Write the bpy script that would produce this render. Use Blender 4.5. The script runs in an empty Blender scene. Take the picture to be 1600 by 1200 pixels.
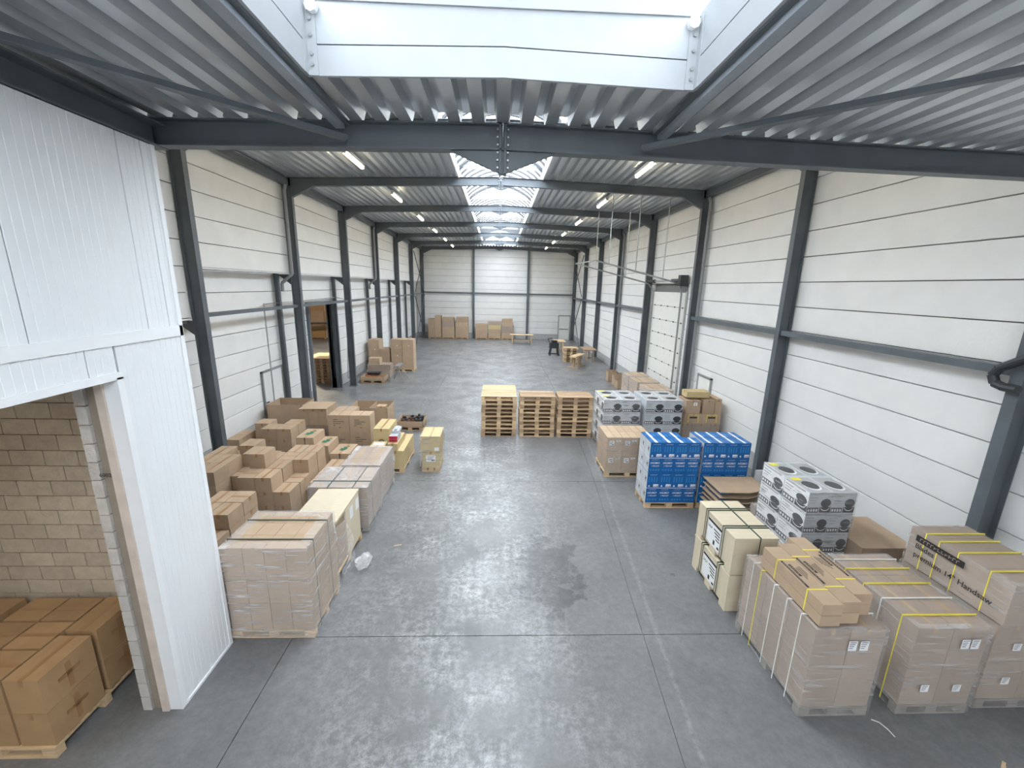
import bpy, math, random
from mathutils import Vector, Matrix
random.seed(7)
S = bpy.context.scene
COL = S.collection
PI = math.pi

# ------------------------------------------------------------------ camera
F_PX, PITCH, YAW, ROLL = 649.42, 0.2309, 0.0363, 0.0222
cp, sp = math.cos(PITCH), math.sin(PITCH)
fw = Vector((math.sin(YAW) * cp, math.cos(YAW) * cp, -sp))
r0 = Vector((math.cos(YAW), -math.sin(YAW), 0))
u0 = r0.cross(fw)
cr, sr = math.cos(ROLL), math.sin(ROLL)
rr, uu = cr * r0 + sr * u0, -sr * r0 + cr * u0
cam_d = bpy.data.cameras.new('camera')
cam = bpy.data.objects.new('camera', cam_d)
COL.objects.link(cam)
M = Matrix.Identity(4)
for i in range(3):
    M[i][0], M[i][1], M[i][2] = rr[i], uu[i], -fw[i]
M.translation = Vector((-0.0258, 0, 5.05))
cam.matrix_world = M
cam_d.sensor_width = 36
cam_d.lens = F_PX / 1600 * 36
cam_d.clip_end = 300
cam_d.clip_start = 0.05
S.camera = cam

# ------------------------------------------------------------------ sky, exposure
W = bpy.data.worlds.new('overcast_sky')
S.world = W
W.use_nodes = True
bg = W.node_tree.nodes['Background']
bg.inputs[0].default_value = (0.86, 0.93, 1.0, 1)
bg.inputs[1].default_value = 7.0
S.view_settings.view_transform = 'Standard'
S.view_settings.look = 'None'
S.view_settings.exposure = 1.38
S.view_settings.gamma = 1
S.view_settings.use_curve_mapping = False

# ------------------------------------------------------------------ materials
MATS = {}
def nd(nt, t, **kw):
    n = nt.nodes.new(t)
    for k, v in kw.items():
        setattr(n, k, v)
    return n
def pm(name, col, rough=.6, metal=0., var=.08, scale=6., bump=0., bscale=40., rand=.0, spec=.5, stretch=None, coat=0.):
    """procedural principled material: noise-varied colour, optional bump and per-object variation"""
    if name in MATS: return MATS[name]
    m = bpy.data.materials.new(name); m.use_nodes = True
    nt = m.node_tree; L = nt.links
    b = nt.nodes['Principled BSDF']
    b.inputs['Roughness'].default_value = rough
    b.inputs['Metallic'].default_value = metal
    b.inputs['Specular IOR Level'].default_value = spec
    b.inputs['Coat Weight'].default_value = coat
    tc = nd(nt, 'ShaderNodeTexCoord')
    mp = nd(nt, 'ShaderNodeMapping')
    L.new(tc.outputs['Object'], mp.inputs[0])
    if stretch: mp.inputs['Scale'].default_value = stretch
    oi = nd(nt, 'ShaderNodeObjectInfo')
    off = nd(nt, 'ShaderNodeVectorMath', operation='SCALE')
    off.inputs[0].default_value = (37, 51, 23)
    L.new(oi.outputs['Random'], off.inputs['Scale'])
    L.new(off.outputs[0], mp.inputs['Location'])
    nz = nd(nt, 'ShaderNodeTexNoise')
    nz.inputs['Scale'].default_value = scale; nz.inputs['Detail'].default_value = 6
    L.new(mp.outputs[0], nz.inputs['Vector'])
    mr = nd(nt, 'ShaderNodeMapRange')
    mr.inputs[1].default_value = .3; mr.inputs[2].default_value = .7
    mr.inputs[3].default_value = 1 - var; mr.inputs[4].default_value = 1 + var
    L.new(nz.outputs[0], mr.inputs[0])
    r2 = nd(nt, 'ShaderNodeMapRange')
    r2.inputs[3].default_value = 1 - rand; r2.inputs[4].default_value = 1 + rand
    L.new(oi.outputs['Random'], r2.inputs[0])
    mul = nd(nt, 'ShaderNodeMath', operation='MULTIPLY')
    L.new(mr.outputs[0], mul.inputs[0]); L.new(r2.outputs[0], mul.inputs[1])
    hs = nd(nt, 'ShaderNodeVectorMath', operation='SCALE')
    hs.inputs[0].default_value = col
    L.new(mul.outputs[0], hs.inputs['Scale'])
    L.new(hs.outputs[0], b.inputs['Base Color'])
    if bump:
        n2 = nd(nt, 'ShaderNodeTexNoise'); n2.inputs['Scale'].default_value = bscale; n2.inputs['Detail'].default_value = 4
        L.new(mp.outputs[0], n2.inputs['Vector'])
        bp = nd(nt, 'ShaderNodeBump'); bp.inputs['Strength'].default_value = bump; bp.inputs['Distance'].default_value = .02
        L.new(n2.outputs[0], bp.inputs['Height']); L.new(bp.outputs[0], b.inputs['Normal'])
    MATS[name] = m
    return m
def emit(name, col, s):
    m = bpy.data.materials.new(name); m.use_nodes = True
    nt = m.node_tree; nt.nodes.clear()
    e = nd(nt, 'ShaderNodeEmission'); e.inputs[0].default_value = (*col, 1); e.inputs[1].default_value = s
    nz = nd(nt, 'ShaderNodeTexNoise'); nz.inputs['Scale'].default_value = 1
    o = nd(nt, 'ShaderNodeOutputMaterial'); nt.links.new(e.outputs[0], o.inputs[0])
    return m
def thin_film(name, transp, col, rough, wrinkle, scale):
    m = bpy.data.materials.new(name); m.use_nodes = True
    nt = m.node_tree; L = nt.links
    b = nt.nodes['Principled BSDF']; out = nt.nodes['Material Output']
    b.inputs['Base Color'].default_value = (*col, 1); b.inputs['Roughness'].default_value = rough
    tr = nd(nt, 'ShaderNodeBsdfTransparent')
    tc = nd(nt, 'ShaderNodeTexCoord')
    mp = nd(nt, 'ShaderNodeMapping'); mp.inputs['Scale'].default_value = (.8, .8, 9); mp.inputs['Rotation'].default_value = (.35, .2, 0)
    L.new(tc.outputs['Object'], mp.inputs[0])
    nz = nd(nt, 'ShaderNodeTexNoise'); nz.inputs['Scale'].default_value = scale; nz.inputs['Detail'].default_value = 3
    L.new(mp.outputs[0], nz.inputs['Vector'])
    ra = nd(nt, 'ShaderNodeMapRange'); ra.inputs[1].default_value = .52; ra.inputs[2].default_value = .74
    ra.inputs[3].default_value = 1 - transp; ra.inputs[4].default_value = min(1, 1 - transp + .42)
    L.new(nz.outputs[0], ra.inputs[0])
    mx = nd(nt, 'ShaderNodeMixShader')
    L.new(ra.outputs[0], mx.inputs[0]); L.new(tr.outputs[0], mx.inputs[1]); L.new(b.outputs[0], mx.inputs[2])
    bp = nd(nt, 'ShaderNodeBump'); bp.inputs['Strength'].default_value = wrinkle; bp.inputs['Distance'].default_value = .02
    L.new(nz.outputs[0], bp.inputs['Height']); L.new(bp.outputs[0], b.inputs['Normal'])
    L.new(mx.outputs[0], out.inputs[0])
    return m

STEEL = pm('slate_painted_steel', (.105, .121, .136), .45, var=.12, scale=2)
GALV = pm('galvanised_deck', (.62, .645, .67), .33, .7, var=.10, scale=3, stretch=(1, .15, 1))
WALLP = pm('white_concrete_panel', (.75, .742, .73), .75, var=.035, scale=1.6, bump=.12, bscale=18, rand=.02)
JOINT = pm('dark_joint_seal', (.20, .195, .19), .9)  # dark grey backing colour that shows in the joints
PLINTH = pm('grey_plinth_concrete', (.40, .40, .40), .85, var=.08)
SAND = pm('white_sandwich_sheet', (.80, .815, .83), .4, var=.015, scale=1)
UPST = pm('pale_grey_upstand_paint', (.42, .445, .465), .5, var=.03)
FLASH = pm('white_flashing', (.84, .85, .86), .4, var=.015)
BLOCK = pm('tan_concrete_block', (.50, .43, .34), .9, var=.10, scale=9, bump=.4, bscale=60, rand=.09)
BLOCKG = pm('grey_concrete_block', (.52, .49, .46), .9, var=.08, scale=9, bump=.4, bscale=60, rand=.06)
MORTAR = pm('mortar', (.30, .25, .20), .95)
KRAFT = pm('kraft_cardboard', (.45, .325, .22), .75, var=.05, scale=5, rand=.08)
KRAFTD = pm('kraft_cardboard_dull', (.37, .29, .235), .75, var=.05, scale=5, rand=.08)
KRAFTY = pm('kraft_cardboard_yellow', (.56, .44, .235), .75, var=.05, scale=5, rand=.06)
KRAFTO = pm('kraft_cardboard_orange', (.40, .25, .125), .75, var=.07, scale=5, rand=.10)
INSIDE = pm('cardboard_inside', (.42, .28, .17), .85, var=.05)
TAPE = pm('tan_packing_tape', (.36, .20, .09), .3, var=.05)
TAPEC = pm('clear_packing_tape', (.52, .39, .26), .2, var=.05)
PINE = pm('pine_wood', (.62, .45, .27), .7, var=.14, scale=5, stretch=(1, 6, 6), rand=.14)
PINED = pm('weathered_pine', (.42, .29, .18), .75, var=.16, scale=5, stretch=(1, 6, 6), rand=.16)
GREYW = pm('grey_weathered_wood', (.26, .235, .21), .8, var=.15, scale=5, stretch=(1, 6, 6))
PLY = pm('pale_plywood', (.66, .57, .42), .6, var=.05, scale=4, stretch=(1, 8, 1))
WHITE = pm('white_paper', (.85, .85, .85), .6, var=.03)
BLACK = pm('black_ink', (.02, .02, .022), .6, var=.1)
DARK = pm('dark_plastic', (.03, .033, .038), .45, var=.1)
BLUE = pm('blue_print', (.006, .12, .37), .4, var=.05, rand=.04)
BLUEL = pm('light_blue_print', (.03, .23, .55), .4, var=.05)
SILVER = pm('silver_print', (.55, .57, .60), .4, var=.06)
GREYP = pm('grey_print', (.42, .42, .42), .45, var=.12, scale=14)
CHARC = pm('charcoal_print', (.05, .053, .057), .4, var=.2, scale=12)
YEL = pm('yellow_strap', (.85, .72, .08), .4, var=.05)
WSTRAP = pm('white_strap', (.80, .79, .75), .4, var=.05)
GSTRAP = pm('dark_green_strap', (.05, .075, .06), .4, var=.05)
GREEN = pm('green_ink', (.03, .16, .09), .6, var=.1)
RED = pm('red_plastic', (.55, .02, .05), .4, var=.05)
ORANGE = pm('orange_parts', (.60, .17, .05), .6, var=.15, rand=.2)
BROWNP = pm('dark_brown_parts', (.10, .04, .025), .5, var=.2)
PIPE = pm('grey_downpipe', (.23, .24, .25), .45, var=.05)
ZINC = pm('galvanised_rail', (.42, .43, .43), .35, .6, var=.1)
DOORP = pm('cream_door_panel', (.78, .77, .73), .5, var=.03)
FILM = thin_film('clear_stretch_film', .78, (.86, .84, .84), .2, .4, 3.2)
FILMT = thin_film('tight_stretch_film', .89, (.72, .70, .69), .2, .25, 3.0)
GLAZE = None

# rooflight sheet: daylight passes, slightly milky
def glaze(name, t, lo, hi):
    m = bpy.data.materials.new(name); m.use_nodes = True
    nt = m.node_tree; L = nt.links; nt.nodes.clear()
    o = nd(nt, 'ShaderNodeOutputMaterial')
    tr = nd(nt, 'ShaderNodeBsdfTransparent'); tr.inputs[0].default_value = (t*.97, t*.99, t, 1)
    tl = nd(nt, 'ShaderNodeBsdfTranslucent'); tl.inputs[0].default_value = (.9, .92, .94, 1)
    nz = nd(nt, 'ShaderNodeTexNoise'); nz.inputs['Scale'].default_value = 3
    mr = nd(nt, 'ShaderNodeMapRange'); mr.inputs[3].default_value = lo; mr.inputs[4].default_value = hi
    L.new(nz.outputs[0], mr.inputs[0])
    mx = nd(nt, 'ShaderNodeMixShader'); L.new(mr.outputs[0], mx.inputs[0]); L.new(tr.outputs[0], mx.inputs[1]); L.new(tl.outputs[0], mx.inputs[2])
    L.new(mx.outputs[0], o.inputs[0])
    return m
GLAZE = glaze('polycarbonate_sheet', .96, .12, .28)
GLAZE2 = glaze('dimmed_polycarbonate_sheet', .12, .07, .12)  # sheet colour darkened to dim the daylight entering the near bay

def floor_mat():
    m = bpy.data.materials.new('worn_power_floated_concrete'); m.use_nodes = True
    nt = m.node_tree; L = nt.links; b = nt.nodes['Principled BSDF']
    g = nd(nt, 'ShaderNodeNewGeometry'); sx = nd(nt, 'ShaderNodeSeparateXYZ'); L.new(g.outputs['Position'], sx.inputs[0])
    def noise(s, d, r=.6, dist=0.):
        n = nd(nt, 'ShaderNodeTexNoise'); n.inputs['Scale'].default_value = s; n.inputs['Detail'].default_value = d
        n.inputs['Roughness'].default_value = r; n.inputs['Distortion'].default_value = dist
        L.new(g.outputs['Position'], n.inputs['Vector']); return n.outputs[0]
    def mrange(x, a, bb, c, d):
        n = nd(nt, 'ShaderNodeMapRange'); L.new(x, n.inputs[0])
        for i, v in enumerate((a, bb, c, d)): n.inputs[i + 1].default_value = v
        return n.outputs[0]
    def math2(op, a, bv):
        n = nd(nt, 'ShaderNodeMath', operation=op)
        if isinstance(a, float): n.inputs[0].default_value = a
        else: L.new(a, n.inputs[0])
        if isinstance(bv, float): n.inputs[1].default_value = bv
        else: L.new(bv, n.inputs[1])
        return n.outputs[0]
    big = mrange(noise(.6, 7, .65), .3, .7, .76, 1.20)
    fine = mrange(noise(9, 12, .85), .3, .7, .72, 1.26)
    # pale worn scuffs along the drive lane in the middle of the hall
    lane = mrange(math2('ABSOLUTE', math2('ADD', sx.outputs[0], .45), 0.), .2, 2.3, 1., .0)
    far = mrange(math2('ABSOLUTE', sx.outputs[0], 0.), 1., 6., 1., .15)
    isfar = mrange(sx.outputs[1], 14., 19., 0., 1.)
    mixl = math2('ADD', math2('MULTIPLY', lane, math2('SUBTRACT', 1., isfar)), math2('MULTIPLY', far, isfar))
    sc = math2('MULTIPLY', mrange(noise(1.1, 6, .6), .40, .62, 0., 1.), mrange(noise(9., 12, .82), .44, .62, 0., 1.))
    scuff = math2('MULTIPLY', sc, mixl)
    # old tyre track line parallel to the joint
    dist = math2('ABSOLUTE', math2('SUBTRACT', sx.outputs[0], math2('ADD', 2.02, math2('MULTIPLY', sx.outputs[1], .08))), 0.)
    line = math2('MULTIPLY', mrange(dist, .01, .05, 1., 0.), mrange(noise(11, 10, .8), .42, .62, 0., 1.))
    scuff = math2('MAXIMUM', scuff, math2('MULTIPLY', line, .35))
    # dark damp stain in the lane
    dx = math2('POWER', math2('SUBTRACT', sx.outputs[0], .95), 2.)
    dy = math2('MULTIPLY', math2('POWER', math2('SUBTRACT', sx.outputs[1], 6.6), 2.), .35)
    stain = math2('MULTIPLY', mrange(math2('ADD', math2('ADD', dx, dy), mrange(noise(1.8, 8, .7), .3, .7, -.5, .5)), .25, .35, 1., 0.), .35)
    val = math2('MULTIPLY', math2('MULTIPLY', big, fine), math2('SUBTRACT', 1., stain))
    val = math2('ADD', math2('MULTIPLY', val, .175), math2('MULTIPLY', scuff, .30))
    cmb = nd(nt, 'ShaderNodeCombineColor')
    L.new(val, cmb.inputs[0]); L.new(val, cmb.inputs[1]); L.new(math2('MULTIPLY', val, 1.01), cmb.inputs[2])
    L.new(cmb.outputs[0], b.inputs['Base Color'])
    rg = mrange(noise(1.3, 8, .7), .3, .7, .26, .50)
    L.new(rg, b.inputs['Roughness'])
    bp = nd(nt, 'ShaderNodeBump'); bp.inputs['Strength'].default_value = .05; bp.inputs['Distance'].default_value = .01
    L.new(noise(30, 5), bp.inputs['Height']); L.new(bp.outputs[0], b.inputs['Normal'])
    return m
FLOOR = floor_mat()

# ------------------------------------------------------------------ mesh helpers
class MB:
    def __init__(s): s.v = []; s.f = []; s.m = []
    def face(s, pts, mi=0):
        n = len(s.v); s.v += [tuple(p) for p in pts]; s.f.append(tuple(range(n, n + len(pts)))); s.m.append(mi); return s
    def box(s, x0, y0, z0, x1, y1, z1, mi=0):
        n = len(s.v)
        s.v += [(x0,y0,z0),(x1,y0,z0),(x1,y1,z0),(x0,y1,z0),(x0,y0,z1),(x1,y0,z1),(x1,y1,z1),(x0,y1,z1)]
        for q in ((0,3,2,1),(4,5,6,7),(0,1,5,4),(1,2,6,5),(2,3,7,6),(3,0,4,7)):
            s.f.append(tuple(n + i for i in q)); s.m.append(mi)
        return s
    def sweep(s, poly, A, B, up, mi=0, caps=True):
        """profile poly (a along side, b along up) swept from A to B"""
        A, B = Vector(A), Vector(B); d = (B - A).normalized(); up = Vector(up)
        side = d.cross(up).normalized(); up = side.cross(d).normalized()
        n = len(s.v); k = len(poly)
        for P in (A, B):
            for a, b in poly: s.v.append(tuple(P + side * a + up * b))
        for i in range(k):
            j = (i + 1) % k
            s.f.append((n + i, n + j, n + k + j, n + k + i)); s.m.append(mi)
        if caps:
            s.f.append(tuple(n + i for i in reversed(range(k)))); s.m.append(mi)
            s.f.append(tuple(n + k + i for i in range(k))); s.m.append(mi)
        return s
    def bar(s, A, B, w, h, up=(0,0,1), mi=0):
        return s.sweep([(-w/2,-h/2),(w/2,-h/2),(w/2,h/2),(-w/2,h/2)], A, B, up, mi)
    def ibeam(s, A, B, h, b, up, tw=.012, tf=.016, mi=0):
        H, Q = h / 2, b / 2
        return s.sweep([(-Q,-H),(Q,-H),(Q,-H+tf),(tw/2,-H+tf),(tw/2,H-tf),(Q,H-tf),(Q,H),(-Q,H),(-Q,H-tf),(-tw/2,H-tf),(-tw/2,-H+tf),(-Q,-H+tf)], A, B, up, mi)
    def tube(s, pts, r, n=8, mi=0):
        for A, B in zip(pts[:-1], pts[1:]):
            d = Vector(B) - Vector(A)
            up = (0,0,1) if abs(d.normalized().z) < .9 else (1,0,0)
            s.sweep([(r*math.cos(2*PI*i/n), r*math.sin(2*PI*i/n)) for i in range(n)], A, B, up, mi)
        return s
    def prism(s, poly, z0, z1, mi=0):
        n = len(s.v); k = len(poly)
        s.v += [(x,y,z0) for x,y in poly] + [(x,y,z1) for x,y in poly]
        for i in range(k): j=(i+1)%k; s.f.append((n+i,n+j,n+k+j,n+k+i)); s.m.append(mi)
        s.f.append(tuple(n+i for i in reversed(range(k)))); s.m.append(mi)
        s.f.append(tuple(n+k+i for i in range(k))); s.m.append(mi)
        return s
    def mesh(s, name, mats):
        me = bpy.data.meshes.new(name); me.from_pydata(s.v, [], s.f)
        for m in (mats if isinstance(mats, (list, tuple)) else [mats]): me.materials.append(m)
        me.polygons.foreach_set('material_index', s.m); me.update()
        return me
    def obj(s, name, mats, parent=None, loc=(0,0,0), rz=0):
        return link(name, s.mesh(name, mats), parent, loc, rz)
def link(name, data, parent=None, loc=(0,0,0), rz=0, rot=None):
    o = bpy.data.objects.new(name, data); COL.objects.link(o)
    o.location = loc; o.rotation_euler = rot or (0,0,rz)
    if parent: o.parent = parent
    return o
def tag(o, label=None, cat=None, group=None, kind=None):
    if label: o['label'] = label
    if cat: o['category'] = cat
    if group: o['group'] = group
    if kind: o['kind'] = kind
    return o
def thing(name, label, cat, loc=(0,0,0), rz=0, group=None):
    o = bpy.data.objects.new(name, None); COL.objects.link(o)
    o.location = loc; o.rotation_euler = (0,0,rz); o.empty_display_size = .2
    return tag(o, label, cat, group)
def struct(o, label=None): return tag(o, label, kind='structure')
ORD = ['first','second','third','fourth','fifth','sixth','seventh','eighth','ninth','tenth','eleventh','twelfth']
TXT = {}
def text_mesh(s, size, mat, shear=0.):
    k = (s, size, mat.name, shear)
    if k not in TXT:
        c = bpy.data.curves.new('lettering', 'FONT'); c.body = s; c.size = size; c.shear = shear
        c.align_x = 'CENTER'; c.align_y = 'CENTER'; c.resolution_u = 2; c.offset = size * .012
        o = bpy.data.objects.new('lettering', c)
        me = bpy.data.meshes.new_from_object(o)
        bpy.data.objects.remove(o); bpy.data.curves.remove(c)
        me.materials.clear(); me.materials.append(mat); TXT[k] = me
    return TXT[k]
def strokes(n, w, h, mat, seed=3):
    rnd = random.Random(seed); k = ('strokes', n, w, h, mat.name, seed)
    if k not in TXT:
        m = MB(); c = w/n
        for i in range(n):
            x = -w/2 + c*(i+.12); z = h*rnd.uniform(.7,1)
            m.face([(x,-h/2,0),(x+c*.22,-h/2,0),(x+c*.22,z-h/2,0),(x,z-h/2,0)])
            y = rnd.choice((-.45,-.1,.25))*h
            m.face([(x+c*.22,y,0),(x+c*.76,y,0),(x+c*.76,y+h*.2,0),(x+c*.22,y+h*.2,0)])
        TXT[k] = m.mesh('print_strokes', mat)
    return TXT[k]
FRONT = (PI/2, 0, 0); LEFTF = (PI/2, 0, -PI/2); TOPY = (0, 0, -PI/2)

# ================================================================== STRUCTURE
SP, Y0 = 5.0889, .2739
FY = [Y0 + SP * k for k in range(9)]          # frame lines; FY[1]=5.36 ... FY[8]=40.99
XC = 7.113                                     # inner column face
YB = -6.0                                      # back of the low entrance bay

# floor: sub-base with slabs on it
fl = MB().box(-8.1, YB, -.14, 8.1, 41.4, -.02).obj('floor', JOINT); struct(fl)
ys = [YB, .1, 5.15, 10.17, 15.2, 20.3, 25.4, 30.5, 35.6, 41.4]
def xj(y): return 1.8 + .08 * min(y, 13.5)
for a, b in zip(ys[:-1], ys[1:]):
    g = .006
    for L0, L1 in ((lambda y: -8.1, lambda y: -2.95), (lambda y: -2.95, xj), (xj, lambda y: 8.1)):
        MB().prism([(L0(a)+g,a+g),(L1(a)-g,a+g),(L1(b)-g,b-g),(L0(b)+g,b-g)], -.12, 0).obj('slab', FLOOR, fl)
fl2 = MB().box(-24, 9, -.14, -8.1, 46, 0).obj('floor_annex', FLOOR); struct(fl2)

# ---- walls built of stacked panels
PCACHE = {}
def panel(parent, axis, face, a, b, z0, z1, t=.10, sgn=1, mat=None):
    mat = mat or WALLP
    k = (round(b-a,3), round(z1-z0,3), t, axis, mat.name)
    if k not in PCACHE:
        w, h, c = b - a, z1 - z0, .006
        m = MB(); g = .009
        m.sweep([(-t/2, g), (t/2-c, g), (t/2, g+c), (t/2, h-g-c), (t/2-c, h-g), (-t/2, h-g)], (0,0,0), (0,w,0), (0,0,1))
        PCACHE[k] = m.mesh('panel', mat)
    if axis == 'x':   # wall along y ; face at x=face, room side given by sgn (+1: room lies at +x)
        if sgn > 0: link('panel', PCACHE[k], parent, (face - t/2, a, z0))
        else: link('panel', PCACHE[k], parent, (face + t/2, b, z0), PI)
    else:             # wall along x, facing -y
        link('panel', PCACHE[k], parent, (a, face + t/2, z0), -PI/2)
def panels(parent, axis, face, a, b, z0, z1, sgn, holes=(), step=.6):
    z = z0
    while z < z1 - .02:
        ze = min(z + step, z1)
        segs = [(a, b)]
        for (ha, hb, hz0, hz1) in holes:
            if z < hz1 - .01 and ze > hz0 + .01:
                ns = []
                for (s0, s1) in segs:
                    if hb <= s0 or ha >= s1: ns.append((s0, s1)); continue
                    if ha > s0: ns.append((s0, ha))
                    if hb < s1: ns.append((hb, s1))
                segs = ns
        for s0, s1 in segs:
            if s1 - s0 > .05: panel(parent, axis, face, s0, s1, z, ze, sgn=sgn)
        z = ze

XR = 7.44
DOOR_R = (16.55, 20.3, 0, 5.0)
wr = struct(MB().box(XR+.1, YB, 0, XR+.2, 41.3, 9.2).obj('wall_right', JOINT))
bays = [YB, FY[0]] + FY[1:]
for a, b in zip(bays[:-1], bays[1:]):
    panels(wr, 'x', XR, a+.004, b-.004, .5, 9.1, -1, [DOOR_R] if a < 17 < b else [])
for a, b in ((YB, DOOR_R[0]), (DOOR_R[1], 41.1)):
    MB().box(XR-.01, a, 0, XR+.1, b, .5).obj('plinth', PLINTH, wr)
# left: upper wall stands forward on corbels, lower wall set back
XLU, XLL = -7.44, -7.9
LEDGE = 5.34
wl = struct(MB().box(XLU-.2, YB, 4.0, XLU-.1, FY[2], 9.2).box(XLU-.2, FY[2], LEDGE, XLU-.1, 41.3, 9.2).obj('wall_left', JOINT))
for a, b in zip(bays[:-1], bays[1:]):
    panels(wl, 'x', XLU, a+.004, b-.004, LEDGE if b > 10.5 else 4.14, 9.1, 1)
MB().box(XLL, FY[2], LEDGE-.03, XLU, 41.1, LEDGE).box(XLL, 5.1, 4.09, XLU, FY[2], 4.13).obj('ledge_soffit', WALLP, wl)
DOOR_L = (17.57, 20.12, 0, 4.10)
wll = struct(MB().box(XLL-.2, 5.0, 0, XLL-.1, DOOR_L[0], 5.4).box(XLL-.2, DOOR_L[1], 0, XLL-.1, 41.3, 5.4).box(XLL-.2, DOOR_L[0], 4.12, XLL-.1, DOOR_L[1], 5.4).obj('wall_left_lower', JOINT))
for a, b in zip(FY[1:-1], FY[2:]):
    panels(wll, 'x', XLL, a+.004, b-.004, .5, 5.3, 1, [DOOR_L])
for a, b in ((5.1, DOOR_L[0]), (DOOR_L[1], 41.1)):
    MB().box(XLL-.1, a, 0, XLL+.01, b, .5).obj('plinth', PLINTH, wll)
# far wall in three bays
YF = 41.12
wf = struct(MB().box(-8, YF+.1, 0, 8, YF+.2, 9.2).obj('wall_far', JOINT))
for a, b in ((-7.9, -2.43), (-2.43, 2.8), (2.8, 7.5)):
    panels(wf, 'y', YF, a+.004, b-.004, .5, 9.1, 1)
MB().box(-7.9, YF-.01, 0, 7.5, YF+.1, .5).obj('plinth', PLINTH, wf)
# back wall behind the camera
wb = struct(MB().box(-8, YB-.2, 0, 8, YB, 7.2).obj('wall_back', WALLP))
# gable closing the step between low entrance roof and high hall roof
st = struct(MB().box(-7.7, 5.42, 7.02, 7.7, 5.5, 9.2).obj('wall_step', WALLP))
# annex walls seen through the opening
wa = struct(MB().box(-24, 46, 0, -8, 46.2, 6).box(-24.2, 9, 0, -24, 46, 6).box(-24, 8.8, 0, -8.1, 9, 6).obj('wall_annex', WALLP))
ca = struct(MB().box(-24, 9, 6, -8, 46, 6.1).obj('ceiling_annex', WALLP))

# ---- roofs: trapezoidal deck, ribs along the hall
def deck(x0, x1, y0, y1, zf, name, parent, pitch=.275, h=.105):
    m = MB(); pr = [(0,0),(.135,0),(.165,h),(.245,h),(.275,0)]
    pts = []; n = int(math.ceil((x1 - x0) / pitch))
    for i in range(n):
        for dx, dz in pr[:-1]:
            x = x0 + i*pitch + dx
            if x <= x1: pts.append((x, dz))
    for (xa, da), (xb, db) in zip(pts[:-1], pts[1:]):
        m.face([(xa,y0,zf(xa)+da),(xb,y0,zf(xb)+db),(xb,y1,zf(xb)+db),(xa,y1,zf(xa)+da)])
    return m.obj(name, GALV, parent)
def zhi(x): return 8.70 - .033 * abs(x)
def zlo(x): return 6.865 - .019 * abs(x)
XS = 1.45                                     # half width of the hall rooflight
ch = struct(MB().box(-7.7, 5.36, 9.12, -XS-.1, 41.3, 9.2).box(XS+.1, 5.36, 9.12, 7.7, 41.3, 9.2).obj('ceiling', JOINT))
for a, b in zip(FY[1:-1], FY[2:]):
    deck(-7.7, -XS, a+.0, b-.02, zhi, 'roof_sheet', ch)
    deck(XS, 7.7, a+.0, b-.02, zhi, 'roof_sheet', ch)
XN = 1.72
cl = struct(MB().box(-7.7, YB, 7.02, -XN-.05, 5.36, 7.1).box(XN+.05, YB, 7.02, 7.7, 5.36, 7.1).box(-XN-.05, 4.26, 7.02, XN+.05, 5.36, 7.1).obj('ceiling_low', JOINT))
deck(-7.7, -XN, YB, 5.34, zlo, 'roof_sheet', cl)
deck(XN, 7.7, YB, 5.34, zlo, 'roof_sheet', cl)
deck(-XN, XN, 4.22, 5.34, zlo, 'roof_sheet', cl)
for xs in (-XN, XN):
    MB().box(-.06, YB, -.05, .06, 5.3, .02).obj('edge_trim', STEEL, cl, (xs + (.07 if xs > 0 else -.07), 0, zlo(xs)))

# ---- rooflights
def portal_light(x0, x1, y0, y1, z):
    d = bpy.data.lights.new('sky_portal', 'AREA'); d.shape = 'RECTANGLE'; d.size = x1-x0; d.size_y = y1-y0
    d.cycles.is_portal = True
    o = bpy.data.objects.new('sky_portal', d); COL.objects.link(o); o.location = ((x0+x1)/2, (y0+y1)/2, z)
nwin = 0
for a, b in zip(FY[1:-1], FY[2:]):
    nwin += 1
    w = struct(thing('window_%d' % nwin, None, None)); 
    y0, y1 = a + .12, b - (.12 if b < 40 else 1.5)  # last glazing stops short to cut daylight on the far wall
    zc = 8.95; n = 14; R = .62
    arc = [(-XS + 2*XS*i/n, zc + R * math.sin(PI * i / n) ** .8) for i in range(n+1)]
    g = MB()
    for (xa, za), (xb, zb) in zip(arc[:-1], arc[1:]): g.face([(xa,y0,za),(xb,y0,zb),(xb,y1,zb),(xa,y1,za)])
    g.obj('glazing', GLAZE, w)
    for yy in (y0, y1):
        g = MB(); g.face([(x, yy, z) for x, z in arc]); g.obj('glazing_end', GLAZE, w)
    for sx in (-1, 1):
        MB().box(sx*XS-.02, a+.02, 8.62, sx*XS+.02, b-.02, zc+.02).obj('curb', FLASH, w)
        MB().box(sx*(XS-.06)-.015, b-.55, 8.66, sx*(XS-.06)+.015, b-.51, 8.95).obj('bracket', ZINC, w)
    k = 8
    for i in range(k+1):
        yy = y0 + (y1-y0)*i/k
        m = MB()
        for (xa, za), (xb, zb) in zip(arc[:-1], arc[1:]): m.bar((xa,yy,za-.05),(xb,yy,zb-.05), .09, .07)
        m.obj('glazing_bar', DARK, w)
    portal_light(-XS, XS, y0, y1, zc + .7)
deck(-XS, XS, FY[8]-1.45, FY[8]+.1, zhi, 'roof_sheet', ch)  # added infill sheet, blocks rooflight daylight that overlit the far wall
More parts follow.
